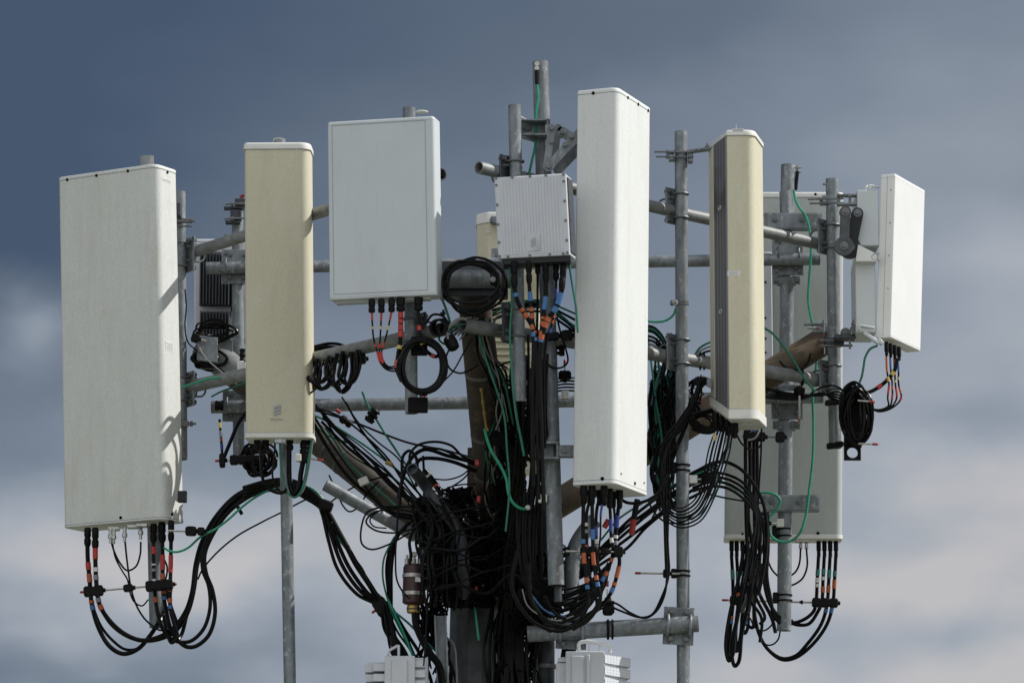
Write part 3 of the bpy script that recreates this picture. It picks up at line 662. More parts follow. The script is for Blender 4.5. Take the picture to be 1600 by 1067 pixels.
# ---- P5 right cream antenna with grille
poly = rpoly([(0, 0), (.135, -.01), (.198, .27), (.06, .36), (-.080, .33)], [.004, .055, .02, .02, .012])
br = lambda p: .135 * min(max(-p.x / .086, 0), 1)
p5, B, ax, H = panel('panel_antenna', 'right cream panel antenna with a dark perforated strip down its left side', (1136, 203), (1140, 655), -.72, poly, 'cream', 'cap', caph=(.030, .050), lip=.006, braise=br, top_round=.012)
n5 = Vector((-.33, -.086, 0)).normalized()
def sd(f, z, e=.0): return B + ax * (z / H) + Vector((-.086 * f, .33 * f, 0)) + n5 * e
b = MB(); q = [(.05, .052), (.66, .052), (.66, H - .032), (.05, H - .032)]
def bz(f): return .135 * f
vs = [sd(f, z, .003) + Vector((0, 0, bz(f) if z < 1 else 0)) for f, z in q] + [sd(f, z, -.002) + Vector((0, 0, bz(f) if z < 1 else 0)) for f, z in q]
b.add(vs, [(0, 3, 2, 1), (4, 5, 6, 7), (0, 1, 5, 4), (1, 2, 6, 5), (2, 3, 7, 6), (3, 0, 4, 7)]); b.build('grille_strip', 'grille', p5)
for f, w_ in ((.045, .0025), (.665, .002)):
    b = MB(); a, e = sd(f, .052 + bz(f), .003), sd(f, H - .032, .003); beam(b, a, e, .006, .004, up=n5, bev=0); b.build('grille_edge', 'print' if f < .1 else 'cap', p5)
for z in (.745, .385):
    c = sd(.36, H * z, .004)
    b = MB(); tt = Vector((-.086, .33, 0)).normalized()
    b.tube([c + tt * .022 * math.cos(a) + Z3 * .0085 * math.sin(a) for a in np.linspace(0, 2 * math.pi, 17)[:-1]], .0022, 6, closed=True); b.build('screw', 'label', p5)
nF = Vector((-.07, -1, 0)).normalized(); tF = Vector((1, -.07, 0)).normalized()
c = at(1146.5, 427, -.7225); b = MB(); b.box(c, tF * .032, (0, 0, .013), nF * .0006); b.build('sticker', 'label', p5)
b = MB()
for k in range(4): b.box(c + Vector((0, 0, .0085 - k * .0055)) + nF * .001, tF * (.027 - .004 * (k % 2)), (0, 0, .001), nF * .0004)
b.build('sticker_text', 'print2', p5)
c = at(1153, 203.5, -.7305); b = MB(); b.box(c, tF * .028, (0, 0, .008), nF * .0006); b.build('sticker', 'label', p5)
b = MB()
for k in range(3): b.box(c + Vector((0, 0, .0045 - k * .0045)) + nF * .001, tF * .025, (0, 0, .0008), nF * .0004)
b.build('sticker_text', 'print', p5)
b = MB(); b.cyl(at(1150, 202, -.6), at(1150, 195, -.6), .004, 8); b.build('lifting_eye', 'stain', p5)
b = MB(); b.lathe(at(1166, 662, -.60), (0, 0, -1), [(0, .03), (.004, .03), (.005, .02)], 18); b.build('underside_plug', 'cap', p5)
for x, y, d in ((1118, 645, -.5), (1127, 650, -.5), (1137, 656, -.55), (1148, 660, -.6), (1130, 648, -.45), (1142, 655, -.5)):
    b = MB(); b.lathe(at(x, y, d), (0, 0, -1), [(0, .018), (.05, .02), (.052, .015), (.075, .015), (.08, .008)], 12); b.build('connector', 'rubber', p5)
b5 = thing('tilt_bracket', 'clamp bracket with two long bolts holding the right cream antenna to its pole', 'bracket', at(1066, 243, -.357))
pc = at(1065, 243, -.357)
b = MB(); beam(b, pc + Vector((.03, -.01, .015)), at(1112, 233, -.42), .012, .05, up=(0, -1, 0)); b.box(pc + Vector((.045, -.01, -.01)), (.012, 0, 0), (0, .03, 0), (0, 0, .032), .003); b.build('tongue', 'galv', b5)
b = MB(); b.box(pc + Vector((-.052, -.01, .012)), (.018, 0, 0), (0, .035, 0), (0, 0, .004)); b.box(pc + Vector((-.038, -.01, -.006)), (.004, 0, 0), (0, .035, 0), (0, 0, .022)); b.box(pc + Vector((-.05, -.01, -.026)), (.016, 0, 0), (0, .035, 0), (0, 0, .004)); b.build('jaw', 'galv', b5)
b = MB()
for dz in (.0, -.026):
    for dy in (-.045,):
        b.cyl(pc + Vector((-.143 + (.01 if dz else 0), dy, dz + .008)), pc + Vector((.06, dy, dz + .008)), .0048, 8); nut(b, pc + Vector((-.082, dy, dz + .008)), (1, 0, 0), .011, .014)
b.build('long_bolt', 'bolt', b5)
b = MB(); b.cyl(at(1105, 232, -.42), at(1105, 224, -.42), .005, 8); nut(b, at(1105, 231, -.42), (0, 0, 1), .012, .01); nut(b, at(1092, 236, -.42), (0, 0, 1), .014, .01); b.build('bolt', 'bolt', b5)

# ---- P6 bright white antenna on the far right
d6 = .02; th_ = R(26)
Bk = Vector((math.sin(th_), math.cos(th_))) * .448; L_ = Vector((-math.cos(th_), math.sin(th_))) * .082
poly = rpoly([(0, 0), Bk, Bk + L_, L_], [.008, .006, .006, .006])
p6, B, ax, H = panel('panel_antenna', 'smooth bright white panel antenna at the far right edge', (1399, 271), (1391.5, 527.5), d6, poly, 'white', 'white', caph=(.02, .012), lip=.0, seam=False, top_round=.006)
ns = Vector((math.cos(th_), -math.sin(th_), 0)); nf = Vector((-math.sin(th_), -math.cos(th_), 0)); tf = Vector((math.cos(th_), -math.sin(th_), 0))
b = MB(); a, e = B + ax * .01 - tf * .043 + nf * .0005, B + ax * .99 - tf * .043 + nf * .0005; beam(b, a, e, .0022, .0012, up=nf, bev=0); b.build('cover_seam', 'print2', p6)
for z in (.90, .70, .50, .30): screw(p6, B + ax * z - tf * .022, nf, .0035, 'print', 'rivet')
hs = MB(); # rear housing, two stacked boxes with sloping ledge
def hb(x0, x1, y0, y1, d, dep, bev=.004):
    A, E = at(x0, y0, d), at(x1, y1, d); c = (A + E) / 2; hs.box(c + Vector((0, dep / 2, 0)), ((E.x - A.x) / 2, 0, 0), (0, dep / 2, 0), (0, 0, (A.z - E.z) / 2), bev)
hb(1339, 1374, 297, 384, .06, .30); hs.build('rear_housing', 'paint', p6)
hs = MB(); hb(1336, 1369, 404, 520, .06, .28); 
hs.build('rear_housing', 'paint', p6)
b = MB(); z0 = at(1340, 380, .06); pts = [at(1340, 380, .07), at(1371, 404, .04), at(1369, 412, .04), at(1336, 408, .07)]
pts = [at(1341, 382, .0), at(1372, 398, .0), at(1370, 408, .0), at(1337, 408, .0)]
b.add(pts + [p + Vector((0, .33, 0)) for p in pts], [(0, 3, 2, 1), (4, 5, 6, 7), (0, 1, 5, 4), (1, 2, 6, 5), (2, 3, 7, 6), (3, 0, 4, 7)]); b.build('sloping_ledge', 'white', p6)
b = MB(); beam(b, at(1357, 290, .1), at(1374, 293, .1), .008, .03); beam(b, at(1360, 289, .1), at(1360, 296, .1), .01, .03); beam(b, at(1354, 290, .12), at(1354, 298, .12), .014, .02); b.build('carry_handle', 'white', p6)
b = MB(); b.tube(spline([at(1373, 397, .0), at(1366, 397, .0), at(1362, 401, .0), at(1364, 405, .0), at(1373, 405, .0)]), .0022, 6); b.box(at(1373, 401, .0), (.006, 0, 0), (0, .01, 0), (0, 0, .022), .002); b.build('cable_hook', 'stain', p6)
b = MB(); beam(b, at(1342, 509, .0), at(1366, 513, .0), .012, .04); beam(b, at(1350, 520, .0), at(1374, 537, .0), .018, .03); beam(b, at(1372, 530, .0), at(1379, 538, .0), .02, .03); beam(b, at(1343, 508, .0), at(1342, 517, .0), .012, .04); b.build('lower_mount_rail', 'paint', p6)
for k in range(4):
    x = 1385 + k * 6.5; y = 534 + k * 2.6
    b = MB(); b.lathe(at(x, y, .07 + k * .03), (0, 0, -1), [(0, .010), (.012, .012), (.05, .012), (.052, .009), (.07, .009), (.075, .005)], 10); b.build('connector', 'rubber', p6)
M['swing'] = mat('cast_grey_arm', (.085, .09, .10), .55, .2, col2=(.05, .055, .062), scale=(20, 20, 20))
# dog-bone bracket
db = thing('swing_bracket', 'pair of dark dog-bone swing arms between the rightmost pole and white antenna', 'bracket', at(1325, 360, .1))
def bone(a, e, r1, r2, w_, th2, m):
    A, E = at(*a), at(*e); b = MB(); b.cyl(A, A + Vector((0, th2, 0)), r1, 22); b.cyl(E, E + Vector((0, th2, 0)), r2, 22); beam(b, A + Vector((0, th2 / 2, 0)), E + Vector((0, th2 / 2, 0)), w_, th2 * .96, bev=0); b.build('swing_arm', m, db)
    b = MB()
    for q in (A, E): b.cyl(q + Vector((0, -.004, 0)), q, .022, 18); nut(b, q - Vector((0, .004, 0)), (0, -1, 0), .012, .012)
    b.build('pivot_bolt', 'bolt', db)
bone((1340, 333, .02), (1329, 386, .02), .030, .054, .062, .06, 'plastic')
bone((1321, 331, -.06), (1319, 384, -.06), .031, .050, .050, .03, 'swing')
b = MB(); q = at(1303, 311, .36)
b.box(at(1325, 306, .1), (.055, 0, 0), (0, .03, 0), (0, 0, .004)); b.box(at(1325, 320, .1), (.055, 0, 0), (0, .03, 0), (0, 0, .004)); b.box(at(1310, 313, .14), (.007, 0, 0), (0, .03, 0), (0, 0, .03)); b.box(at(1290, 309, .33), (.02, 0, 0), (0, .03, 0), (0, 0, .006)); b.box(at(1290, 318, .33), (.02, 0, 0), (0, .03, 0), (0, 0, .006)); b.build('jaw', 'galv', db)
b = MB()
for y, x0 in ((311.5, 1262), (318, 1265)): b.cyl(at(x0, y, .28), at(1318, y - 1, .28), .0052, 8); nut(b, at(1281, y, .28), (1, 0, 0), .012, .016)
b.cyl(at(1328, 322, .08), at(1328, 304, .08), .007, 8); b.cyl(at(1340, 320, .08), at(1340, 303, .08), .005, 8); nut(b, at(1328, 308, .08), (0, 0, 1), .013, .012); b.build('long_bolt', 'bolt', db)
b = MB(); b.box(at(1290, 288, .36), (.015, 0, 0), (0, .01, 0), (0, 0, .004)); b.box(at(1293, 293, .36), (.003, 0, 0), (0, .01, 0), (0, 0, .02)); b.build('clip', 'galv', db)
lc = thing('pivot_clamp', 'small dark pivot clamp below the dog-bone arms on the rightmost pole', 'bracket', at(1320, 520, .2))
b = MB(); b.box(at(1303, 535, .30), (.05, 0, 0), (0, .05, 0), (0, 0, .018), .004); b.box(at(1320, 528, .2), (.055, 0, 0), (0, .05, 0), (0, 0, .012), .004); b.build('jaw', 'galvd', lc)
b = MB(); b.cyl(at(1321, 520, .17), at(1321, 520, .23), .027, 20); b.cyl(at(1334, 515, .12), at(1334, 515, .22), .022, 20); b.cyl(at(1334, 524, .16), at(1334, 500, .16), .007, 8); b.cyl(at(1328, 545, .16), at(1328, 520, .16), .006, 8); nut(b, at(1334, 508, .16), (0, 0, 1), .014, .012); b.build('pivot', 'bolt', lc)
for y in (532, 540): b = MB(); b.cyl(at(1280, y, .25), at(1332, y, .25), .006, 8); nut(b, at(1283, y, .25), (1, 0, 0), .013, .014); b.build('long_bolt', 'bolt', lc)

# ---- P7 wide back panel behind the right corner
s7 = px(1.2); hw = 90.5 * s7
poly = rpoly([(-hw, 0), (hw, 0), (hw, .17), (-hw, .17)], [.03, .040, .02, .02])
p7, B, ax, H = panel('panel_antenna', 'wide grey-green panel antenna seen behind the right rear pole', (1229, 300), (1225, 842), 1.2, poly, 'grey_back', 'cap', caph=(.03, .028), lip=.004)
screw(p7, at(1274, 304, 1.2), (0, -1, 0), .008); screw(p7, at(1278, 833, 1.2), (0, -1, 0), .009); screw(p7, at(1160, 834, 1.2), (0, -1, 0), .007)
screw(p7, at(1284, 350, 1.2), (0, -1, 0), .008)
under(p7, [(1254, 845, 1.25), (1205, 845, 1.25)], .08, 'stain')
# recessed back tray of the radio to the left of the pole
b = MB(); b.box(at(1199, 490, 1.12), (.026, 0, 0), (0, .03, 0), (0, 0, .34), .004)
rr = tag(b.build('radio_unit', 'whitemetal', None), 'slim blue-grey radio housing between the right cream antenna and rear right pole', 'radio unit')
for y in (441, 497, 529, 551): screw(rr, at(1196, y, 1.09), (0, -1, 0), .006)
for k, (x) in enumerate((1143, 1151, 1160, 1168, 1279, 1288, 1297, 1306)):
    b = MB(); b.lathe(at(x, 843, 1.28), (0, 0, -1), [(0, .011), (.02, .013), (.06, .013), (.062, .010), (.09, .011), (.1, .008)], 10); b.build('connector', 'rubber', p7)
for x in (1199, 1251, 1260):
    b = MB(); b.lathe(at(x, 844, 1.25), (0, 0, -1), [(0, .008), (.025, .008), (.026, .010), (.045, .010), (.05, .004)], 10); b.build('connector', 'stain' if x > 1210 else 'rubber', p7)
# rear right mounting channels on the pole
def channel(label, x0, x1, y0, y1, d, bolts=(), m='galv'):
    A, E = at(x0, y0, d), at(x1, y1, d); c = (A + E) / 2; hx, hz = (E.x - A.x) / 2, (A.z - E.z) / 2
    th = thing('mount_channel', label, 'bracket', c, 'mounting channels and clamps on the rear right pole')
    b = MB(); b.box(c, (hx, 0, 0), (0, .004, 0), (0, 0, hz), .002); b.box(c + Vector((0, .03, hz)), (hx, 0, 0), (0, .03, 0), (0, 0, .004)); b.box(c + Vector((0, .03, -hz)), (hx, 0, 0), (0, .03, 0), (0, 0, .004)); b.box(c + Vector((hx, .03, 0)), (.003, 0, 0), (0, .03, 0), (0, 0, hz)); b.build('channel', m, th)
    for x, y in bolts:
        q = MB(); p = at(x, y, d - .004); q.cyl(p, p + Vector((0, -.02, 0)), .008, 8); nut(q, p, (0, -1, 0), .016, .012); q.build('bolt', 'bolt', th)
    return th
channel('upper galvanised channel across the rear right pole beneath the green wire', 1194, 1284, 334, 357, .76, [(1211, 343), (1252, 343)])
channel('lower galvanised channel across the rear right pole near the foot of the back panel', 1192, 1280, 774, 797, .79, [(1206, 784), (1248, 784)])
for lab, y in (('two-bolt saddle clamp under the upper rear right crossover plate', 438), ('two-bolt saddle clamp under the lower rear right crossover plate', 664)):
    th = thing('saddle_clamp', lab, 'bracket', at(1229, y, .84), 'mounting channels and clamps on the rear right pole')
    b = MB(); b.box(at(1229, y, .83), (.075, 0, 0), (0, .01, 0), (0, 0, .022), .003); b.cyl(at(1229, y - 7, .87), at(1229, y + 8, .87), .052, 20); b.build('saddle', 'galv', th)
    for x in (1213, 1246):
        q = MB(); nut(q, at(x, y, .82), (0, -1, 0), .017, .012); q.cyl(at(x, y, .82), at(x, y, .79), .008, 8); q.build('bolt', 'bolt', th)

# ---- P8 rear left white panel with heatsink radio
poly = rpoly([(0, 0), (.30, 0), (.30, .12), (0, .12)], .012)
p8, B, ax, H = panel('panel_antenna', 'small pale panel behind the left pole with dark heatsink fins', (303, 373), (303, 532), 1.35, poly, 'whitemetal', 'whitemetal', caph=(.02, .012), lip=.0, seam=False)
for (x0, x1, y0, y1, nfin) in ((312, 360, 392, 477, 10), (312, 360, 486, 532, 10)):
    b = MB()
    A, E = at(x0, y0, 1.3), at(x1, y1, 1.3)
    b.box(((A.x + E.x) / 2, A.y + .03, (A.z + E.z) / 2), ((E.x - A.x) / 2, 0, 0), (0, .01, 0), (0, 0, (A.z - E.z) / 2), .004)
    for k in range(nfin):
        x = A.x + (E.x - A.x) * (k + .5) / nfin; dd = .004 * k
        b.box((x, A.y - .01, (A.z + E.z) / 2 - dd * .3), (.0035, 0, 0), (0, .03, 0), (0, 0, (A.z - E.z) / 2 - .004), .002)
    b.build('heatsink', 'fin', p8)
b = MB(); b.box(at(366, 440, 1.3), (.016, 0, 0), (0, .03, 0), (0, 0, .17), .004); b.build('side_rail', 'plastic', p8)

# ---- P9 cream antenna seen behind the centre
poly = rpoly([(-.18, .06), (-.12, 0), (.16, 0), (.18, .08), (.18, .2), (-.18, .2)], .02)
p9, B, ax, H = panel('panel_antenna', 'cream antenna seen from behind at the centre, top showing left of the finned radio', (796, 331), (800, 735), .95, poly, 'cream', 'cap', caph=(.06, .03), lip=.004)
screw(p9, at(763, 362, .95), (0, -1, 0), .011, 'stain')
b = MB()
for k in range(9): b.box(at(800, 522 + k * 10.5, .94), (.10, 0, 0), (0, .012, 0), (0, 0, .004)); 
b.build('louvre', 'cream', p9)
b = MB(); b.box(at(778, 405, .86), (.035, 0, 0), (0, .006, 0), (0, 0, .06), .003); b.tube(spline([at(776, 400, .84), at(777, 393, .84), at(781, 391, .84), at(784, 396, .84), at(784, 420, .84)]), .006, 8); b.build('mount_plate', 'galv', p9)
b = MB(); b.box(at(775, 345, .9), (.03, 0, 0), (0, .03, 0), (0, 0, .02), .004); nut(b, at(768, 345, .88), (0, -1, 0), .012, .02); b.build('bracket_tab', 'galv', p9)

# ---- finned white radio unit in the centre
th_ = R(15); L_ = Vector((-math.cos(th_), math.sin(th_))) * .362; Bk = Vector((math.sin(th_), math.cos(th_))) * .115
T0 = at(884, 270.5, -1.52); B0 = at(890.5, 398.5, -1.52)
ru = thing('radio_unit', 'finned white radio box with screws round its edge at the top centre', 'radio unit', B0)
ax = T0 - B0; H = ax.length; tf = Vector((math.cos(th_), -math.sin(th_), 0)); nf = Vector((-math.sin(th_), -math.cos(th_), 0))
def rp(u, v, e=0): return B0 + ax * v - tf * u + nf * e
q = rpoly([(0, 0), Bk, Bk + L_, L_], .008)
rg = lambda t, e: [B0 + ax * t + Vector((p.x, p.y, 0)) for p in (grow(q, e) if e else q)]
MB().loft([rg(0, -.004), rg(.01, 0), rg(.985, 0), rg(1, -.008)]).build('housing', 'whitemetal', ru)
b = MB(); N_ = 19
for k in range(N_):
    u = .030 + (.362 - .06) * (k + .5) / N_; v0, v1 = .035, .965
    beam(b, rp(u, v0, .0005), rp(u, v1, .0005), .0115, .004, up=nf, bev=.001)
b.build('cooling_ribs', 'whitemetal', ru)
for u, v in [(.012, .03), (.012, .18), (.012, .42), (.012, .66), (.012, .9), (.012, .985), (.352, .03), (.352, .2), (.352, .42), (.352, .66), (.352, .9), (.352, .985), (.10, .985), (.18, .985), (.27, .985), (.032, .02), (.10, .02), (.2, .02), (.31, .02)]:
    o_ = MB(); p = rp(u, v, 0); o_.cyl(p, p + nf * .004, .0068, 12); o_.cyl(p + nf * .004, p + nf * .0042, .004, 6); o_.build('screw', 'bolt', ru)
b = MB(); c = rp(.178, .175, .0035); b.box(c, tf * .034, ax.normalized() * .043, nf * .0015, .001); b.build('logo_plate', 'whitemetal', ru)
emblem(ru, c + nf * .0022, .022, .04, tf, Z3, nf, 'print2')
b = MB(); b.box(rp(.181, -.035, -.06), tf * .17, Vector((0, .05, 0)), (0, 0, .016), .004); b.build('connector_skirt', 'plastic', ru)
b = MB(); c = rp(.0, .5, -.06); b.box(c + tf * .003, tf * .004, nf * .045, ax * .46, .002); b.build('side_cover', 'fin', ru)
for v in (.46, .28, .18): screw(ru, rp(-.006, v, -.04), tf, .007, 'bolt')

# ---- lower radio cabinets at the bottom edge
def cab(label, x0, x1, ytop, d, flip, handle):
    c = at((x0 + x1) / 2, ytop, d); s = px(d); th = thing('radio_cabinet', label, 'radio unit', c - Vector((0, 0, .6)), 'white radio cabinets at the bottom edge')
    W = (x1 - x0) * s
    def bx(xa, xb, ya, yb, dd, dep, m='whitemetal', nm='housing', bev=.003, b=None):
        A, E = at(xa, ya, d + dd), at(xb, yb, d + dd); k = b or MB(); k.box(((A.x + E.x) / 2, A.y + dep / 2, (A.z + E.z) / 2), ((E.x - A.x) / 2, 0, 0), (0, dep / 2, 0), (0, 0, (A.z - E.z) / 2), bev)
        if b is None: k.build(nm, m, th)
    return th, bx
th, bx = cab('left white radio cabinet with a loop handle cut off by the bottom edge', 569, 668, 1028, -.62, 1, None)
bx(601, 648, 1024, 1130, 0, .3); bx(612, 636, 1030, 1130, -.012, .012, nm='door'); b = MB()
for y in (1036, 1052, 1068, 1084): bx(583, 602, y, y + 12, .02, .25, b=b); bx(648, 665, y - 6, y + 6, .02, .25, b=b)
b.build('cooling_ribs', 'whitemetal', th); b = MB()
for k in range(5): bx(570 + k % 2, 584, 1038 + k * 15, 1050 + k * 15, .06, .22, b=b)
b.build('cooling_ribs', 'whitemetal', th)
bx(646, 668, 1027, 1130, .05, .2); bx(574, 602, 1034, 1130, .1, .18, nm='housing')
b = MB(); 
for a, e in (((606, 1024), (608, 1016)), ((608, 1016), (622, 1008)), ((623, 1007), (623, 1026))): beam(b, at(*a, -.55), at(*e, -.55), .013, .02)
b.build('carry_handle', 'whitemetal', th)
th, bx = cab('right white radio cabinet with a bar handle and perforated side at the bottom edge', 868, 987, 1018, -.70, 1, None)
bx(884, 945, 1017, 1130, 0, .3); bx(893, 912, 1024, 1130, -.012, .012, nm='door'); bx(916, 922, 1022, 1130, -.01, .01, nm='trim')
bx(869, 885, 1035, 1130, .04, .22); bx(872, 886, 1026, 1034, .04, .2)
m_ = mat('perforated_white_metal', (.62, .64, .68), .4); nt = m_.node_tree; tc = nt.nodes.new('ShaderNodeTexCoord'); mp = nt.nodes.new('ShaderNodeMapping'); mp.inputs['Scale'].default_value = (70, 70, 70); v = nt.nodes.new('ShaderNodeTexVoronoi'); v.inputs['Randomness'].default_value = .15; v.inputs['Scale'].default_value = 1
rm = nt.nodes.new('ShaderNodeMapRange'); rm.inputs[1].default_value = .22; rm.inputs[2].default_value = .32; mx = nt.nodes.new('ShaderNodeMix'); mx.data_type = 'RGBA'; mx.inputs[6].default_value = (.25, .27, .31, 1); mx.inputs[7].default_value = (.60, .62, .66, 1)
nt.links.new(tc.outputs['Object'], mp.inputs[0]); nt.links.new(mp.outputs[0], v.inputs['Vector']); nt.links.new(v.outputs['Distance'], rm.inputs[0]); nt.links.new(rm.outputs[0], mx.inputs[0]); nt.links.new(mx.outputs[2], nt.nodes['Principled BSDF'].inputs['Base Color']); M['perf'] = m_
for y in (1024, 1042, 1061):
    b = MB()
    P0 = [at(945, y - 2, -.70), at(985, y + 4, -.45), at(985, y + 18, -.45), at(945, y + 11, -.70)]
    b.add(P0 + [p + Vector((-.02, .12, 0)) for p in P0], [(0, 3, 2, 1), (4, 5, 6, 7), (0, 1, 5, 4), (1, 2, 6, 5), (2, 3, 7, 6), (3, 0, 4, 7)]); b.build('perforated_rib', 'perf', th, smooth=False)
b = MB(); P0 = [at(945, 1026, -.68), at(978, 1034, -.46), at(978, 1130, -.46), at(945, 1130, -.68)]; b.add(P0 + [p + Vector((-.03, .16, 0)) for p in P0], [(0, 3, 2, 1), (4, 5, 6, 7), (0, 1, 5, 4), (1, 2, 6, 5), (2, 3, 7, 6), (3, 0, 4, 7)]); b.build('side_housing', 'whitemetal', th, smooth=False)
b = MB(); b.tube(path([(905, 1018, -.62), (905, 1005), (914, 1002), (934, 1005), (952, 1009), (953, 1019)]), .010, 8); b.build('carry_handle', 'white', th)
for x in (921, 937): b = MB(); b.cyl(at(x, 1005, -.62), at(x, 1018, -.62), .005, 8); b.build('handle_post', 'white', th)

# ---- maroon surge canister
c0 = at(646, 944, -.45)
sc_ = thing('surge_canister', 'maroon cylindrical canister with steel bands hanging at the left of the tangle', 'canister', c0)
z = Vector((.02, 0, 1)).normalized()
MB().lathe(c0 + z * .0, z, [(0, .044), (.008, .056), (.185, .056), (.20, .05), (.205, .03)], 26).build('body', 'maroon', sc_)
for h in (.045, .135): MB().lathe(c0 + z * h, z, [(0, .0575), (.0, .0595), (.018, .0595), (.018, .0575)], 26).build('steel_band', 'stain', sc_)
MB().lathe(c0 - z * .045, z, [(0, .026), (.004, .032), (.03, .034), (.046, .028)], 20).build('gland', 'gold', sc_)
MB().lathe(c0 - z * .028, z, [(0, .0345), (.008, .0345)], 20).build('gland_ring', 'rustlit', sc_)
b = MB(); p = at(655, 905, -.51); b.box(p, (.020, .004, 0), (0, .002, 0), (0, 0, .012), .001); b.build('sticker', 'label', sc_)
for x in (636, 647, 657): MB().lathe(at(x, 882, -.46), (0, 0, 1), [(0, .012), (.03, .012), (.032, .007), (.05, .007)], 10).build('connector', 'stain', sc_)
MB().box(at(646, 866, -.45), (.016, 0, 0), (0, .02, 0), (0, 0, .012), .004).build('port_block', 'cap', sc_)
# ------------------------------------------------------------------ cable hangers, coils
GH = 'cable hangers with threaded rods'
def hanger(label, a, e, d, blocks=(), caps=(1, 1), d2=None, rod=3.2, m='stain', blockm='rubber'):
    A, E = at(a[0], a[1], d), at(e[0], e[1], d if d2 is None else d2); dd = (E - A).normalized(); s = px(d)
    th = thing('cable_hanger', label, 'hanger', A, GH)
    b = MB(); b.cyl(A, E, rod / 2 * s, 8); b.build('rod', m, th)
    for k, q in enumerate((A, E)):
        if caps[k]:
            sg = -1 if k == 0 else 1; b = MB(); b.lathe(q - dd * sg * .03, dd * sg, [(0, .0055), (.003, .0068), (.026, .0066), (.031, .004)], 10); b.build('red_cap', 'red', th)
    u = Vector((0, -1, 0)); 
    for t, w, h in blocks:
        c = A.lerp(E, t); b = MB(); v = dd.cross(u).normalized()
        n = max(1, int(round(w / 13)))
        b.box(c, dd * w / 2 * s, u * .022, v * h * .40 * s, .003)
        for k in range(n):
            q = c + dd * ((k + .5) / n - .5) * w * s
            b.cyl(q - v * h / 2 * s, q + v * h / 2 * s, w / n * .44 * s, 10)
        nut(b, c + dd * w / 2 * s, dd, .011, .012)
        b.build('clamp_block', blockm, th)
    return th
def polestrap(label, x, y, d, w, h=9, sgn=1, m='rubber'):
    """rubber or steel band round a pole with a screw housing"""
    s = px(d); c = at(x, y, d); b = MB()
    for dy in (-h * .3, h * .3): b.lathe(c + Vector((0, 0, dy * s - .005)), (0, 0, 1), [(0, w / 2 * s + .0005), (.001, w / 2 * s + .004), (.010, w / 2 * s + .004), (.011, w / 2 * s + .0005)], 24)
    b.box(c + Vector((sgn * (w / 2 * s + .012), -.01, 0)), (.014, 0, 0), (0, .018, 0), (0, 0, h * .6 * s), .004)
    return tag(b.build('pole_clamp', m, None, origin=c), label, 'clamp', 'clamps and straps round the poles')
def coil(label, cx, cy, rx, ry, d, n, w, jit=5, m='black', dep=.05, turns=1, ang=0, group='coiled spare cable'):
    th = thing('cable_coil', label, 'cable coil', at(cx, cy + ry, d), group)
    for k in range(n):
        jx, jy = random.uniform(-jit, jit), random.uniform(-jit, jit); ex, ey = rx + random.uniform(-jit, jit), ry + random.uniform(-jit, jit); dd = random.uniform(-dep, dep); ph = random.uniform(0, 6.28)
        pts = []
        for i in range(12):
            a = 2 * math.pi * i / 12; x = ex * math.cos(a); y = ey * math.sin(a)
            x += random.uniform(-1, 1) * jit * .25; y += random.uniform(-1, 1) * jit * .25
            X = x * math.cos(ang) - y * math.sin(ang); Y = x * math.sin(ang) + y * math.cos(ang)
            pts.append(at(cx + jx + X, cy + jy + Y, d + dd + .02 * math.sin(a + ph)))
        MB().tube(spline(pts, 5, closed=True), w / 2 * px(d), 7, closed=True).build('cable_turn', m, th)
    return th

# ---- left antenna cables
GJ = 'jumper cables under the large left antenna'
T1 = [(54, 66, 'redt'), (70, 85, 'orange'), (112, 116, 'orange'), (119, 125, 'blue')]
tail = [(300, 925), (306, 880), (316, 845), (338, 806), (372, 772), (412, 757), (446, 755, -.05)]
cable('black jumper with red, orange and blue bands, leftmost under the large left antenna', [(137, 824, .28), (137, 870), (140, 905), (143, 940), (153, 978), (172, 1010), (193, 1021), (216, 1013), (234, 993), (246, 975, .3), (262, 950, .42)], 7, bands=[(56, 68, 'redt'), (73, 88, 'orange'), (115, 121, 'orange'), (124, 131, 'blue')], group=GJ, boot=(30, 11))
cable('slimmer black cable sharing the lowest sag under the large left antenna', [(144, 945, .3), (158, 978), (176, 1000), (196, 1014), (216, 1012), (236, 990, .3), (250, 970, .42)], 4.5, group=GJ)
cable('black jumper with white and grey bands, second from left under the large left antenna', [(149, 824, .24), (149, 875), (151, 915), (156, 945), (172, 970), (195, 990), (222, 1000), (250, 994), (270, 982), (290, 955)] + tail, 7, bands=[(30, 50, 'redt'), (64, 71, 'whitet'), (75, 82, 'greyt'), (112, 119, 'greyt'), (122, 130, 'orange')], group=GJ, boot=(34, 11))
cable('black cable hugging the banded second jumper along its sag', [(156, 948, .26), (175, 976), (200, 994), (228, 1001), (256, 996), (275, 985), (293, 958)] + [(x + 3, y - 2) for x, y in [p[:2] for p in tail[:-1]]] + [(448, 750, -.08)], 6, group=GJ)
T3 = [(36, 48, 'redt'), (62, 67, 'whitet'), (70, 76, 'greyt'), (88, 94, 'whitet'), (116, 123, 'orange')]
cable('black jumper with red and white bands in front of the thick pole foot', [(240, 818, .2), (240, 870), (242, 925), (247, 960), (256, 985), (270, 999), (286, 1003), (300, 1000), (318, 982), (328, 950), (326, 915), (317, 890), (317, 862), (330, 828), (356, 790), (390, 765), (446, 756, -.05)], 6, bands=T3, group=GJ, boot=(30, 11))
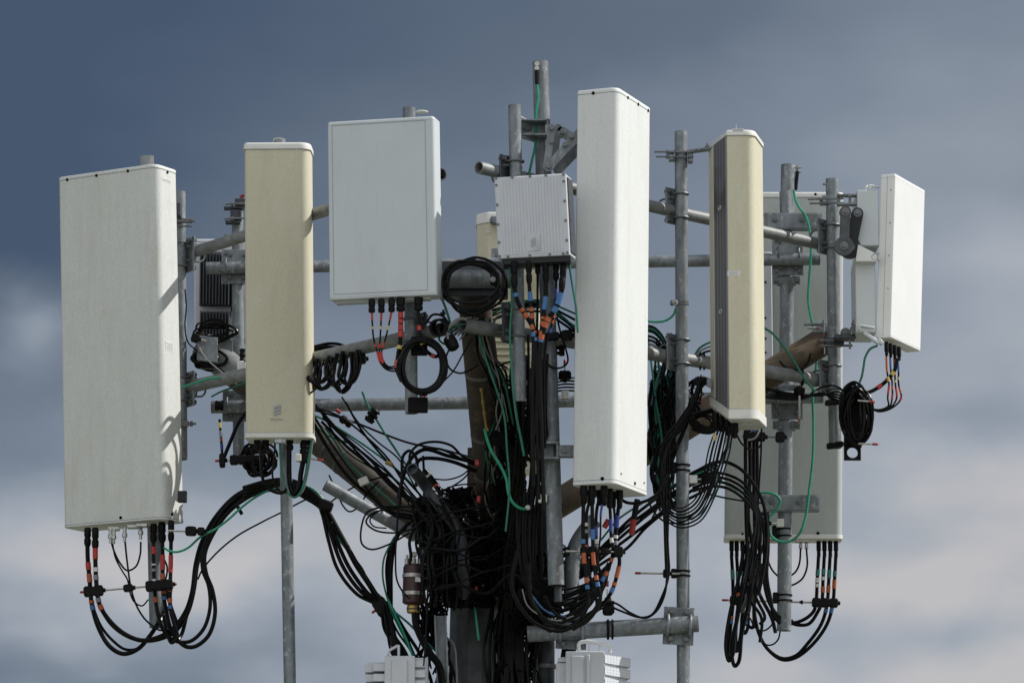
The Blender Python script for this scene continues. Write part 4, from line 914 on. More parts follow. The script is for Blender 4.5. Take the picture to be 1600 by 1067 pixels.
cable('black jumper with long red bands just right of the thick pole foot', [(253, 816, .2), (254, 865), (255, 925), (260, 955), (268, 985), (280, 1002), (292, 1010), (306, 1009), (326, 992), (336, 958), (332, 922), (322, 895), (320, 866), (334, 832), (360, 797), (396, 772), (448, 762, -.05)], 6.5, bands=[(52, 75, 'redt'), (80, 90, 'orange'), (108, 114, 'orange'), (117, 123, 'blue')], group=GJ, boot=(32, 12))
cable('black jumper with red bands, rightmost under the large left antenna', [(267.5, 813, .15), (267, 865), (266, 920), (266, 950), (272, 975), (277, 995), (270, 1003), (262, 990, .3), (256, 960, .3)], 6, bands=[(54, 82, 'redt'), (106, 112, 'orange'), (122, 130, 'orange'), (132, 138, 'blue')], group=GJ, boot=(34, 10))
cable('black cable looping close behind the rightmost left jumper', [(259, 922, .26), (268, 950), (276, 975), (276, 1000), (284, 990, .3), (292, 960), (303, 920), (309, 880), (322, 842), (345, 806), (380, 775), (446, 757, -.06)], 6, group=GJ)
cable('thin loop hanging from the small connectors under the large left antenna', [(172, 838, .22), (178, 860), (188, 880), (199, 891), (212, 885), (219, 866), (220, 846)], 3, group=GJ)
cable('thin wire dropping from the left small connector to the rod', [(175, 842, .22), (180, 870), (190, 890), (199, 905), (203, 925), (210, 940), (222, 946), (232, 936)], 2.5, group=GJ)
cable('thin wire dropping from the middle small connector past the rod', [(195, 842, .22), (199, 880), (205, 920), (213, 945), (225, 965), (238, 977), (250, 984), (262, 982)], 3, group=GJ)
cable('small wire arc beside the thick pole under the large left antenna', [(256, 872, .4), (261, 885), (260, 900), (256, 910)], 3, group=GJ)
cable('lone thin wire rising to the right behind the black bundle', [(309, 905, .35), (316, 890), (340, 862), (372, 836), (410, 815), (440, 800, .1), (474, 782), (500, 771, .0)], 2.8)
hanger('rod with red ends clamping the jumpers below the large left antenna', (125, 925), (276, 912), .12, [(.14, 30, 16), (.5, 15, 11), (.82, 42, 16)])
hanger('short rod with two black clamps right of the large left antenna foot', (262, 829), (318, 830), .0, [(.65, 17, 14), (.93, 11, 12)], caps=(0, 0))
cable('green wire sweeping from the large left antenna up to the left cream antenna pole', [(256, 855, .05), (264, 860), (276, 862), (293, 856), (314, 838), (337, 826), (356, 812), (378, 792), (400, 776), (424, 764), (446, 761, -.1), (478, 760), (494, 768), (508, 786), (516, 810), (527, 838), (548, 866), (566, 888), (578, 915), (596, 933), (604, 942)], 3.6, 'greenb', name='ground_wire')
tag(MB().box(at(374, 796, .1), Vector((.014, 0, -.024)), Vector((0, .012, 0)), Vector((.008, 0, .005)), .002).build('cable_tie', 'rubber', None), 'black rubber tie on the cable bundle left of the cream antenna pole', 'clamp')

# bundle that comes over the left cream antenna pole and down to the tower
GB = 'black feeder bundle sloping down from the left cream antenna pole'
JX = [0, 3, -2, 2, -1]
for k in range(5):
    o_ = k * 4.2 + JX[k]; f_ = [0, 14, 9, 2, 20][k]; u_ = [0, 4, 9, 14, 17][k]
    cable(['upper', 'second', 'middle', 'fourth', 'lowest'][k] + ' feeder arching over the left cream antenna pole down to the tower',
          [(380, 762 + u_, .05), (420, 751 + u_ * .8, .02 * k), (452, 750 + u_ * .7, -.1 - .02 * k), (474, 759 + u_, -.18), (500, 779 + o_ * .9), (512 - o_ * .5, 797 + o_ * .5), (533 - f_, 835 + f_ * .4), (558 - f_ * 1.5, 880 + f_ * .5), (582 - f_ * 1.2, 918 + f_ * .5), (598 - u_ * .3, 945 + u_ * .2), (612 - f_ * .5, 985), (622 + u_, 1040), (630 + u_ * 1.6, 1110)], 6.5 if k < 4 else 5.5, group=GB)
b = MB(); b.box(at(509, 789, -.22), Vector((.035, 0, -.012)), (0, .03, 0), Vector((.008, 0, .024)), .008); tag(b.build('cable_clamp', 'rubber', None), 'black clamp gripping the feeder bundle right of the cream antenna pole', 'clamp')
hanger('red-tipped clamp where the sloping bundle meets the hanging cables', (581, 957), (608, 940), -.25, [(.55, 22, 26)], caps=(1, 0))

# ---- left cream antenna underside
G2 = 'cables under the left cream antenna'
cable('teal wire looping in front of the left cream antenna pole', [(437, 688, -.45), (438, 715), (442, 745), (449, 768), (460, 777), (470, 768), (478, 740), (484, 705), (488, 680)], 3.2, 'green', group=G2, name='ground_wire')
cable('pale wire loop beside the teal loop under the left cream antenna', [(466, 776, -.44), (474, 765), (482, 735), (487, 700), (490, 670), (491, 600)], 2.6, 'grey', group=G2, name='ground_wire')
cable('black cable loop right of the left cream antenna pole', [(476, 690, -.42), (475, 712), (470, 740), (467, 762), (459, 772), (453, 756), (452, 690)], 8, group=G2, boot=(20, 14))
cable('second black cable loop right of the left cream antenna pole', [(484, 684, -.42), (482, 715), (476, 750), (468, 770), (460, 774)], 5, group=G2)
cable('black loop left of the left cream antenna pole', [(407, 690, -.45), (408, 725), (412, 752), (424, 766), (440, 770), (448, 764)], 5, group=G2)
cable('thin cable between port block and pole under the left cream antenna', [(430, 690, -.42), (428, 720), (426, 745), (436, 766), (448, 770)], 3, group=G2)
cable('thick black lead dropping left of the left cream antenna', [(384, 644, .2), (372, 662), (360, 690), (351, 712), (347, 724)], 6, group=G2)
cable('thin lead with orange and white bands left of the left cream antenna', [(343, 655, .25), (345, 680), (347, 706), (347, 722)], 4, bands=[(6, 14, 'yellow'), (18, 28, 'greyt'), (30, 36, 'orange'), (38, 50, 'dblue')], group=G2)
coil('small dense black coil hanging under the left cream antenna', 404, 716, 19, 19, .3, 16, 4, 7, dep=.07)
cable('thin cable hooking down from the small coil', [(393, 700, .15), (398, 735), (410, 744), (424, 738), (430, 715)], 4, group=G2)
hanger('rod with red tip left of the small coil', (336, 720), (402, 717), .2, [(.17, 9, 22), (.55, 26, 15), (.9, 22, 12)], caps=(1, 0))
hanger('rod with red tip right of the left cream antenna pole', (462, 714), (505, 719), -.42, [(.28, 16, 14)], caps=(0, 1))
tag(MB().box(at(466, 715, -.47), (.015, 0, 0), (0, .012, 0), (0, 0, .019), .003).build('pipe_clamp', 'cap', None), 'small white clamp on the left cream antenna pole', 'clamp', 'white cushion clamps on the poles')
coil('loose black coil behind the left pole over the pale panel', 336, 518, 26, 11, .55, 7, 3.2, 5)
coil('dark tight coil below the loose coil behind the left pole', 322, 562, 22, 14, .58, 5, 5, 6)
hanger('small clamp on the plate at the left outrigger arm end', (298, 526), (322, 533), .45, [(.3, 12, 14)], caps=(0, 0))
MBx = MB().box(at(324, 545, .5), (.055, 0, -.008), (0, .003, 0), (.0, 0, .068), .002); tag(MBx.build('clamp_plate', 'galv', None), 'pale square plate in front of the left outrigger arm end', 'bracket')
cable('thin wire hanging along the left pole', [(289, 452, .5), (291, 480), (289, 510), (294, 535), (308, 548), (330, 566), (356, 585), (378, 598)], 2.2)
cable('thin pale wire across the left outrigger arm end', [(306, 530, .45), (318, 555), (342, 578), (370, 600)], 2, 'grey')
cable('green wire across the lower left frame pipe', [(274, 607, .42), (300, 600, .30), (330, 591), (352, 590), (378, 580)], 3.6, 'greenb', name='ground_wire')
cable('green wire under the lower left frame pipe', [(330, 620, .4), (345, 612), (362, 606), (384, 598)], 3, 'green', name='ground_wire')
tag(MB().lathe(at(336, 634, .5), (1, .0, 0), [(0, .026), (.012, .03), (.014, .024), (.03, .024), (.032, .03), (.045, .026)], 16).build('end_plug', 'rubber', None), 'ribbed black rubber fitting at the left end of the lower rear pipe', 'clamp')
tag(MB().lathe(at(379, 545, .4), (0, 0, -1), [(0, .012), (.005, .017), (.02, .013), (.035, .018), (.05, .013), (.065, .018), (.08, .012)], 14).build('insulator', 'rubber', None), 'stacked black fitting peeking out left of the left cream antenna', 'fitting')
tag(MB().box(at(377, 575, .38), (.02, 0, 0), (0, .02, 0), (0, 0, .035), .004).build('pipe_clamp', 'cap', None), 'pale clamp on the lower left pipe at the left cream antenna edge', 'clamp', 'white cushion clamps on the poles')
# hardware at the top of the rear left pole
hw_ = thing('pole_hardware', 'stack of steel brackets on the rear left pole by the left cream antenna', 'bracket', at(371, 360, .88))
b = MB(); b.box(at(369, 337, .8), (.03, 0, 0), (0, .03, 0), (0, 0, .03), .004); b.box(at(364, 348, .78), (.04, 0, 0), (0, .03, 0), (0, 0, .006)); b.box(at(366, 326, .8), (.055, 0, 0), (0, .03, 0), (0, 0, .005)); b.box(at(376, 318, .8), (.03, 0, 0), (0, .03, 0), (0, 0, .022), .004); b.build('jaw', 'galvd', hw_)
b = MB()
for x0, y in ((352, 319), (350, 342), (350, 368)): b.cyl(at(x0, y, .74), at(384, y - 1, .74), .0055, 8); nut(b, at(361, y, .74), (1, 0, 0), .013, .014)
b.build('long_bolt', 'bolt', hw_)
MB().cyl(at(375, 309, .8), at(381, 305, .8), .009, 10).build('red_cap', 'red', hw_)
polestrap('black band round the rear left pole below the crossover plate', 372, 434, .85, 18, 10, 1)

# ---- loops hung under the lower left frame pipe
GL = 'short black cable loops hanging under the lower left frame pipe'
for k, x in enumerate((496, 508, 521, 535, 549, 560)):
    y0 = 566 - (x - 496) * .30; dd = dA(x) - .06; q = random.uniform(-3, 3); L_ = [40, 34, 47, 42, 58, 50][k] + 4; x += [0, 3, -3, 2, 0, -2][k]
    cable(['first', 'second', 'third', 'fourth', 'fifth', 'sixth'][k] + ' short black loop from the left cream antenna under the lower left pipe',
          [(x, y0, dd - .05), (x + 1, y0 + L_ * .5), (x - 6, y0 + L_ * .85), (x - 16, y0 + L_ + q), (x - 26 + q, y0 + L_ * .8), (x - 27 - q, y0 + L_ * .4, dd + .05), (x - 22, y0 + 2)], 6.5, group=GL)
    cable(['first', 'second', 'third', 'fourth', 'fifth', 'sixth'][k] + ' thinner black wire looping down beside the short black loops', [(x + 4, y0, dd - .08), (x + 6, y0 + L_ * .4), (x - 2 + q, y0 + L_ * .9), (x - 14, y0 + L_ * 1.05 + q * 2), (x - 20, y0 + L_ * .7), (x - 12, y0 + 4, dd + .03)], 3, group='thinner wires among the loops under the lower left frame pipe')
    if k < 5:
        b = MB(); b.tube([at(x - 6, y0 - 2, dd + .04) + Vector((.02 * math.cos(a), 0, .022 * math.sin(a))) for a in np.linspace(0, 2 * math.pi, 15)[:-1]], .004, 6, closed=True)
        tag(b.build('cable_ring', 'rubber', None), ['first', 'second', 'third', 'fourth', 'fifth'][k] + ' black hook ring on the lower left frame pipe counted from the left cream antenna', 'clamp', 'hook rings along the lower left frame pipe')
hanger('black clamp with red tip under the lower left frame pipe', (556, 561), (576, 560.5), dA(556) - .1, [(.35, 18, 15)], caps=(0, 1))
coil('black loops behind the lower left pipe beside the left cream antenna', 512, 552, 28, 12, .25, 6, 5, 4)

# ---- wires running down the left outrigger arm
GW = 'wires running down the left outrigger arm'
arm_w = [
 ('teal wire highest along the left outrigger arm', [(488, 648, .1), (505, 655), (540, 676), (576, 700), (612, 727), (640, 752), (668, 790)], 3.4, 'green'),
 ('teal wire crossing above the left arm from the loops to the tangle', [(566, 612, .0), (574, 632), (588, 655), (602, 678), (618, 702), (636, 728), (655, 752), (676, 774), (700, 800)], 3.6, 'green'),
 ('teal wire crossing low over the left outrigger arm', [(491, 664, .05), (512, 680), (548, 694), (580, 718), (614, 745), (652, 783)], 3.2, 'green'),
 ('teal wire hanging below the left outrigger arm', [(508, 668, .02), (524, 690), (542, 720), (566, 744), (596, 770), (618, 790)], 3.2, 'green'),
 ('pale wire beside the teal wire on the left outrigger arm', [(489, 655, .08), (512, 672), (546, 702), (590, 734), (634, 772)], 2.2, 'grey'),
 ('black feeder under the left outrigger arm bending to the tower', [(489, 660, .0), (512, 700), (540, 740), (565, 764), (590, 784), (608, 802), (650, 812), (690, 830)], 6, 'black'),
 ('second black feeder under the left outrigger arm', [(489, 648, .0), (520, 696), (550, 737), (585, 775), (606, 796), (640, 804), (684, 810)], 4, 'black'),
 ('thin black wire on top of the left outrigger arm', [(534, 620, .0), (560, 660), (590, 690), (622, 716), (640, 745), (660, 780), (690, 812)], 2.6, 'black'),
 ('black cable from the hook rings over the left outrigger arm', [(540, 628, .0), (565, 672), (600, 715), (624, 738), (652, 768), (680, 800)], 3.6, 'black'),
 ('black cable skimming the edge of the left outrigger arm', [(490, 636, .0), (530, 650), (572, 682), (606, 716), (635, 760), (665, 795)], 3.2, 'black'),
 ('long black cable from the left arm across to the front arm', [(490, 640, .0), (530, 652), (560, 662), (600, 678), (640, 692), (690, 702), (742, 716, -.3)], 3.4, 'black'),
 ('black wire looping from under the left arm back to the tangle', [(514, 742, .0), (528, 772), (536, 790), (546, 799), (560, 792), (574, 770), (592, 752)], 2.6, 'black'),
 ('thin straight wire crossing the sky below the left outrigger arm', [(500, 800, .1), (522, 780), (545, 765), (572, 752), (610, 742)], 2.6, 'black'),
]
for lab, pts, w, m in arm_w: cable(lab, pts, w, m, group=GW, name='ground_wire' if m == 'green' else 'coaxial_cable')
for k in range(7):
    cable(['dark', 'slack', 'straight', 'tight', 'thin', 'stray', 'last'][k] + ' small black wire bunched on the left outrigger arm', [(492 + k * 3, 630 + k * 5, .02), (530 + k * 2, 668 + k * 6), (570 + k * 2, 706 + k * 5), (612 + k * 3, 744 + k * 5), (650 + k * 4, 786 + k * 3)], 2.4 + (k % 3), 'black', group=GW, wob=5)
tag(MB().lathe(at(588, 640, -.05), (-.55, -.1, -.85), [(0, .022), (.012, .03), (.016, .02), (.028, .02), (.03, .031), (.042, .031), (.044, .02), (.056, .02), (.058, .03), (.075, .024)], 16).build('cable_clamp', 'rubber', None), 'ribbed black clamp between two teal wires above the left arm', 'clamp')
tag(MB().lathe(at(532, 652, -.02), (.8, 0, -.6), [(0, .014), (.01, .022), (.03, .022), (.032, .016), (.045, .016), (.047, .022), (.07, .018)], 16).build('cable_clamp', 'rubber', None), 'black wire clamp with red cap sitting on the upper left outrigger arm', 'clamp')
tag(MB().box(at(568, 752, -.02), (.024, 0, .01), (0, .02, 0), (-.008, 0, .018), .004).build('pipe_clamp', 'cap', None), 'pale square clamp on the lower edge of the left outrigger arm', 'clamp', 'white cushion clamps on the poles')
tag(MB().cyl(at(604, 722, -.06), at(612, 726, -.08), .012, 12).build('wire_lug', 'gold', None), 'brass lug where a teal wire ends on the left outrigger arm', 'fitting')
tag(MB().cyl(at(525, 640, -.05), at(532, 645, -.05), .010, 10).build('plug', 'red', None), 'small red cap on the wire clamp of the left outrigger arm', 'cap')

# ---- flat grey antenna underside
G3 = 'thin banded leads under the flat grey antenna'
for k, (x, q) in enumerate(((581, 0), (596, 6), (612, 10))):
    cable(['leftmost', 'middle', 'right-hand'][k] + ' thin lead with red and yellow tape under the flat grey antenna',
          [(x, 486, -1.39), (x + (1, -1, -5)[k], 510), (x + (3, -2, -10)[k], 530), (590 + k * 3, 552), (594 + k * 3, 566), (604 + k * 2, 577 - k * 2), (618, 580 - k * 4), (632, 572 - k * 3, -1.3)], 2.8,
          bands=[(0, 14, 'redt'), (22, 28, 'yellow'), (48, 56, 'redt'), (62, 78, 'redt')], group=G3)
cable('thick lead with long orange tape under the flat grey antenna', [(626, 484, -1.39), (626, 510), (625, 535), (622, 556), (620, 575), (628, 596)], 7, bands=[(4, 12, 'redt'), (14, 21, 'redt'), (23, 30, 'redt'), (32, 40, 'redt'), (54, 60, 'yellow'), (76, 86, 'orange')], group=G3)
cable('thick lead curving into the ring coil under the flat grey antenna', [(653, 482, -1.39), (655, 512), (659, 535), (668, 550), (682, 557), (692, 545)], 6, bands=[(26, 34, 'redt'), (50, 56, 'yellow'), (74, 80, 'redt')], group=G3)
coil('round black coil strapped to the pole under the flat grey antenna', 660, 571, 36, 38, -1.42, 8, 6, 3.5, dep=.03)
cb = thing('cable_bracket', 'black folded bracket holding the round coil on the pole', 'bracket', at(652, 640, -1.3))
MB().box(at(653, 633, -1.3), (.048, 0, 0), (0, .03, 0), (0, 0, .035), .004).build('upper_plate', 'rubber', cb); MB().box(at(655, 541, -1.32), (.04, 0, 0), (0, .02, 0), (0, 0, .045), .004).build('middle_plate', 'rubber', cb)
q = MB(); nut(q, at(658, 618, -1.36), (0, -1, 0), .011, .01); q.build('bolt', 'stain', cb); MB().cyl(at(661, 619, -1.35), at(667, 616, -1.35), .008, 10).build('red_cap', 'red', cb)
tag(MB().hollow(at(684, 512, -1.40), at(690, 511, -1.30), .044, .012).build('pipe_collar', 'rubber', None), 'black rubber collar round the open end of the lower left pipe', 'clamp')
b = MB(); b.tube(path([(664, 508, -1.35), (676, 492), (692, 494), (702, 508)]), .006, 8); b.cyl(at(692, 494, -1.36), at(693, 484, -1.36), .006, 8); nut(b, at(692, 492, -1.36), (0, 0, 1), .014, .012)
tag(b.build('pipe_strap', 'rubber', None), 'dark strap with a bolt over the lower left pipe end', 'clamp')
coil('big slack black coil round the dark beam right of the flat grey antenna', 737, 444, 46, 38, -1.38, 6, 4.6, 7, dep=.06)
tag(MB().box(at(773, 436, -1.42), (.022, 0, 0), (0, .03, 0), (0, 0, .030), .006).build('cable_clamp', 'rubber', None), 'black block clamp holding the big slack coil', 'clamp')
b = MB(); b.lathe(at(770, 437, -1.45), (0, -1, 0), [(0, .014), (.006, .014), (.007, .009)], 16); tag(b.build('bolt', 'bolt', None), 'reddish steel bolt head on the block clamp of the big coil', 'bolt')
cable('green wire from behind the flat grey antenna down to the lower pipe end', [(688, 461, -1.2), (695, 478), (702, 500), (706, 522), (708, 538)], 4, 'green', name='ground_wire')
cable('teal wire curling left of the lower pipe joint', [(728, 506, -1.3), (708, 510), (690, 522), (686, 530), (696, 538), (712, 535)], 3.2, 'green', name='ground_wire')
cable('pale grey wire curling over the lower pipe joint', [(729, 499, -1.35), (718, 498), (706, 506), (698, 518), (700, 530)], 4.5, 'grey')
tag(MB().lathe(at(700, 526, -1.32), (.4, -.2, -.8), [(0, .02), (.01, .03), (.04, .032), (.07, .028), (.075, .02)], 14).build('cable_clamp', 'rubber', None), 'dark lump of clamp where teal and grey wires meet left of the rusty front arm', 'clamp')
cable('thin black ring of wire left of the rusty front arm', [(702, 545, -1.2), (697, 560), (704, 577), (720, 583), (736, 577), (748, 570)], 3)
cable('thin black wire slanting from the ring coil to the front arm', [(694, 595, -1.3), (708, 580), (724, 552), (738, 528)], 2.5)

# spray of thin wires at the front arm top
GSp = 'spray of thin wire ends at the top of the rusty front arm'
for k in range(22):
    a = random.uniform(2.2, 4.0); l = random.uniform(18, 46); x0, y0 = 743 + random.uniform(-6, 6), 502 + random.uniform(-6, 12); e = (x0 + math.cos(a) * l, y0 + abs(math.sin(a)) * l * .75 + 6)
    m_ = random.choice(['black', 'black', 'grey', 'black', 'grey', 'black'])
    cable('short wire end sprouting to the left at the top of the rusty front arm', [(x0, y0, -1.2), ((x0 + e[0]) / 2 + random.uniform(-4, 4), (y0 + e[1]) / 2 - 4), e], random.choice([2, 2.6, 3]), m_, group=GSp)
GF2 = 'thin wires trailing down the rusty front arm'
cols = ['black', 'grey', 'black', 'green', 'black', 'black', 'grey', 'black', 'black', 'black', 'grey', 'black']
for k in range(16):
    x = 752 + random.uniform(-8, 14)
    cable('thin %s wire trailing down the rusty front arm' % {'grey': 'grey', 'green': 'teal', 'black': 'black'}[cols[k % 12]], [(x, 500, -1.15), (x + random.uniform(-5, 12), 545, -1.05), (768 + random.uniform(-8, 20), 590, -.95), (780 + random.uniform(-8, 20), 640, -.85), (775 + random.uniform(-20, 30), 700, -.7), (780 + random.uniform(-24, 34), 780, -.45), (770 + random.uniform(-20, 40), 860, -.3)], random.choice([2, 2.5, 3.5]), cols[k % 12], group=GF2, wob=3)
cable('long teal wire beside the rusty front arm', [(746, 512, -1.2), (752, 540), (764, 575), (776, 610), (788, 650), (792, 700), (796, 760), (790, 830)], 3.2, 'green', name='ground_wire')
b = MB(); A, E = at(752, 606, -1.05), at(760, 672, -.98); b.cyl(A, E, .0055, 8)
for t in (0, .3, .55, .95): b.lathe(A.lerp(E, t), E - A, [(0, .009), (.016, .009)], 8)
tag(b.build('turnbuckle', 'gold', None), 'brass rod with couplings hanging down the rusty front arm', 'rod')
cable('bright green wire curving across the tower centre to a silver lug', [(757, 670, -1.05), (761, 686), (768, 705), (781, 726), (791, 748), (795, 772), (804, 788), (818, 795), (824, 793)], 4.6, 'greenb', name='ground_wire')
tag(MB().lathe(at(825, 793, -1.06), (0, -1, 0), [(0, .014), (.012, .014), (.016, .009)], 14).build('wire_lug', 'stain', None), 'round silver lug ending the bright green wire at the centre', 'fitting')

# ---- finned radio cables
G4 = 'banded feeder cables dropping from the finned white radio'
B1 = lambda s: [(s, s + 12, 'blue')]
cable('left feeder from the finned radio bending right with orange bands', [(803, 408, -1.45), (803, 440), (806, 462), (812, 478), (822, 494), (832, 512), (834, 540), (832, 600), (833, 680), (834, 760)], 7, bands=[(48, 54, 'blue'), (72, 79, 'orange'), (81, 89, 'orange'), (101, 109, 'orange'), (111, 118, 'blue')], group=G4, boot=(40, 10))
cable('second feeder from the finned radio with blue and orange bands', [(826, 408, -1.45), (827, 445), (829, 472), (832, 500), (836, 525), (838, 560), (839, 620), (840, 700), (842, 780)], 6, bands=[(46, 60, 'blue'), (70, 76, 'orange'), (79, 86, 'orange'), (104, 109, 'orange'), (113, 120, 'blue')], group=G4, boot=(34, 9))
cable('plain black feeder in the middle below the finned radio', [(840, 408, -1.42), (840, 470), (839, 540), (843, 620), (846, 720), (850, 800)], 4, group=G4, boot=(20, 8))
cable('third feeder from the finned radio with a long blue band', [(853, 408, -1.45), (853, 440), (852, 470), (848, 500), (845, 530), (843, 580), (845, 650), (848, 740), (850, 800)], 7, bands=[(52, 72, 'blue'), (82, 88, 'orange'), (90, 96, 'orange'), (106, 113, 'orange'), (115, 121, 'blue')], group=G4, boot=(32, 10))
cable('fourth feeder from the finned radio slanting left with orange bands', [(869, 408, -1.42), (869, 430), (869, 448), (868, 470), (864, 500), (858, 520), (852, 545), (850, 600), (852, 700)], 4, bands=[(40, 56, 'dblue'), (76, 84, 'orange'), (88, 94, 'orange'), (100, 108, 'dblue')], group=G4, boot=(30, 9))
cable('right feeder from the finned radio slanting left with blue then orange bands', [(881, 408, -1.45), (880, 435), (876, 460), (868, 482), (856, 498), (848, 518), (843, 545), (840, 600), (838, 680)], 8, bands=[(48, 66, 'blue'), (70, 78, 'blue'), (88, 96, 'orange'), (98, 106, 'orange'), (116, 124, 'orange')], group=G4, boot=(44, 10))
cable('green wire under the right corner of the finned radio', [(889, 408, -1.42), (892, 430), (896, 455), (900, 480), (903, 520)], 3.6, 'green', group=G4, name='ground_wire')
cable('long green wire falling left of the banded feeders', [(796, 414, -1.38), (799, 440), (800, 475), (797, 520), (799, 565), (802, 610), (807, 650), (815, 690), (819, 712)], 4, 'green', name='ground_wire')
cable('green wire clipped to the top of the tallest pole', [(839, 130, -1.13), (841, 150), (838, 175), (837, 205), (836, 228), (831, 252), (826, 276)], 4, 'greenb', name='ground_wire')
o = tag(MB().tube(path([(838.5, 110, -1.13), (839, 132)]), .010, 8).build('wire_sleeve', 'rubber', None), 'black sleeve and bolts at the upper end of the pole-top green wire', 'fitting')
b = MB(); nut(b, at(839, 101, -1.12), (0, -1, 0), .013, .018); nut(b, at(839, 108, -1.12), (0, -1, 0), .013, .018); b.build('bolt', 'stain', o)
GV = 'vertical black feeders right of the rusty front arm'
for k in range(17):
    x = 806 + k * 3.0
    cable('black feeder in the vertical bundle right of the rusty front arm', [(x + random.uniform(-4, 4), 520 + random.uniform(0, 90), -1.2 + .02 * (k % 5)), (x + random.uniform(-4, 3), 640), (x + random.uniform(-5, 5), 720, -1.0), (x - 8 + random.uniform(-8, 6), 800, -.8), (x - 14 + random.uniform(-10, 8), 900, -.55), (x - 22 + random.uniform(-12, 10), 1000, -.4), (x - 22 + random.uniform(-10, 10), 1110)], random.choice([4, 5, 6, 6.5]), group=GV)
for k in range(8):
    x = 770 + k * 7
    cable('black feeder falling in front of the tower shaft', [(x, 790 + 9 * (k % 3), -.45), (x + random.uniform(-6, 6), 860), (x - 4 + random.uniform(-8, 8), 940, -.35), (x - 6 + random.uniform(-8, 8), 1020), (x - 4 + random.uniform(-8, 10), 1110)], random.choice([5, 6, 7]), group='black feeders in front of the tower shaft')
GA = 'black arching cables behind the bright green wire'
for k in range(6):
    cable(['outermost', 'second', 'third', 'fourth', 'fifth', 'innermost'][k] + ' black cable arching over right behind the bright green wire', [(762 - k, 688 + k * 3, -.85), (772, 674 + k * 4), (788, 682 + k * 4), (802 - k, 704 + k * 5), (814 - k, 735 + k * 4), (820 - k, 770)], 4.5, group=GA)
hanger('crossbar clamp on the thick centre pole amid banded feeders', (850, 527), (892, 524), -1.18, [(.3, 22, 13), (.85, 18, 16)], caps=(0, 0))
polestrap('black two-bolt strap on the thick centre pole below the crossbar', 861, 548, -1.05, 26, 14, 1)
cable('black loop hanging right of the thick centre pole', [(870, 495, -1.12), (876, 520), (884, 545), (887, 565), (880, 573), (866, 575), (852, 566)], 3)
fh = hanger('red-tipped vertical rod left of the tall white antenna', (882.5, 562), (882.5, 588), -.9, [(.95, 14, 20)], caps=(1, 0), rod=2.4)
tag(MB().box(at(883, 617, -.9), (.018, 0, 0), (0, .015, 0), (0, 0, .022), .003).build('pipe_clamp', 'stain', None), 'steel block clamp on the lower rear pipe left of the tall white antenna', 'clamp', 'white cushion clamps on the poles')
for k in range(5):
    cable(['teal', 'upper black', 'second black', 'third black', 'lowest black'][k] + ' cable crossing level behind the thick centre pole', [(800 - k * 2, 604 + k * 3, -.5), (840, 600 + k * 4), (882, 590 + k * 5), (905, 592 + k * 5), (930, 600 + k * 5)], 3, 'teal' if k == 0 else 'black', group='level wires behind the thick centre pole')
GT = 'wires behind the thick centre pole at the lower right pipe'
for k, (m_, y) in enumerate((('green', 470), ('black', 476), ('green', 482), ('black', 488), ('black', 480), ('green', 474))):
    cable(['upper teal', 'upper black', 'middle teal', 'sagging black', 'tight black', 'crossing teal'][k] + ' wire behind the banded feeders running right', [(752, y + 10 + k * 3, -.8), (800, y + 2), (850, y), (880, y + 12 + k * 2), (910, y + 26 + k * 4), (930, y + 40)], 3 + (k % 2), m_, group=GT, name='ground_wire' if m_ == 'green' else 'coaxial_cable')
polestrap('steel and rubber strap low on the thick centre pole', 866, 793, -1.05, 25, 12, -1)
polestrap('rubber strap on the thick centre pole level with the orange bands', 869, 862, -1.05, 26, 12, 1)
tag(MB().box(at(848, 779, -1.1), (.022, 0, 0), (0, .015, 0), (0, 0, .02), .003).build('pipe_clamp', 'cap', None), 'pale block clamp on the left side of the thick centre pole low down', 'clamp', 'white cushion clamps on the poles')

# ---- tall white antenna cables
G5 = 'banded jumpers under the tall white antenna'
def tap(s): return [(s, s + 7, 'blue')]
sp = [
 ('leftmost jumper', [(912, 775, -1.3), (911, 830), (913, 880), (917, 910), (919, 940), (908, 965), (880, 985), (845, 978), (818, 955), (800, 915), (808, 860)], [(62, 70, 'blue'), (82, 100, 'orange'), (120, 128, 'orange'), (130, 137, 'blue')], 6),
 ('second jumper', [(924, 775, -1.15), (917, 800), (917, 850), (919, 890), (928, 920), (932, 950), (915, 972), (884, 982), (850, 968), (830, 930), (822, 880)], [(40, 46, 'whitet'), (50, 56, 'greyt'), (72, 80, 'orange')], 5),
 ('third jumper', [(925, 775, -1.3), (926, 830), (928, 880), (933, 910), (938, 935), (925, 960), (896, 978), (860, 972), (832, 940), (826, 880)], [(48, 64, 'blue'), (82, 100, 'orange'), (116, 124, 'orange'), (126, 133, 'blue')], 6),
 ('fourth jumper', [(937, 775, -1.15), (932, 800), (932, 850), (935, 885), (942, 905), (930, 950), (900, 970), (870, 960), (850, 930)], [(44, 60, 'dblue'), (64, 70, 'whitet'), (73, 79, 'greyt')], 5),
 ('thin jumper', [(944, 775, -1.3), (939, 800), (938, 838), (934, 870), (932, 900), (920, 935), (890, 960)], [(10, 30, 'dblue')], 3),
 ('fifth jumper', [(952, 778, -1.2), (954, 810), (955, 840), (958, 862), (950, 890), (938, 912), (925, 940), (905, 960), (872, 975)], [(30, 50, 'dblue'), (58, 65, 'whitet'), (88, 96, 'orange'), (110, 116, 'orange'), (118, 125, 'blue')], 5),
 ('sixth jumper', [(968, 780, -1.15), (964, 815), (962, 850), (968, 875), (963, 902), (955, 925), (940, 945), (915, 962), (885, 980), (850, 975)], [(24, 42, 'dblue'), (52, 58, 'whitet'), (62, 68, 'greyt'), (100, 116, 'orange'), (124, 130, 'orange'), (132, 140, 'blue')], 6),
 ('seventh jumper', [(958, 780, -1.1), (961, 820), (957, 862), (952, 890)], [(30, 50, 'blue')], 4)]
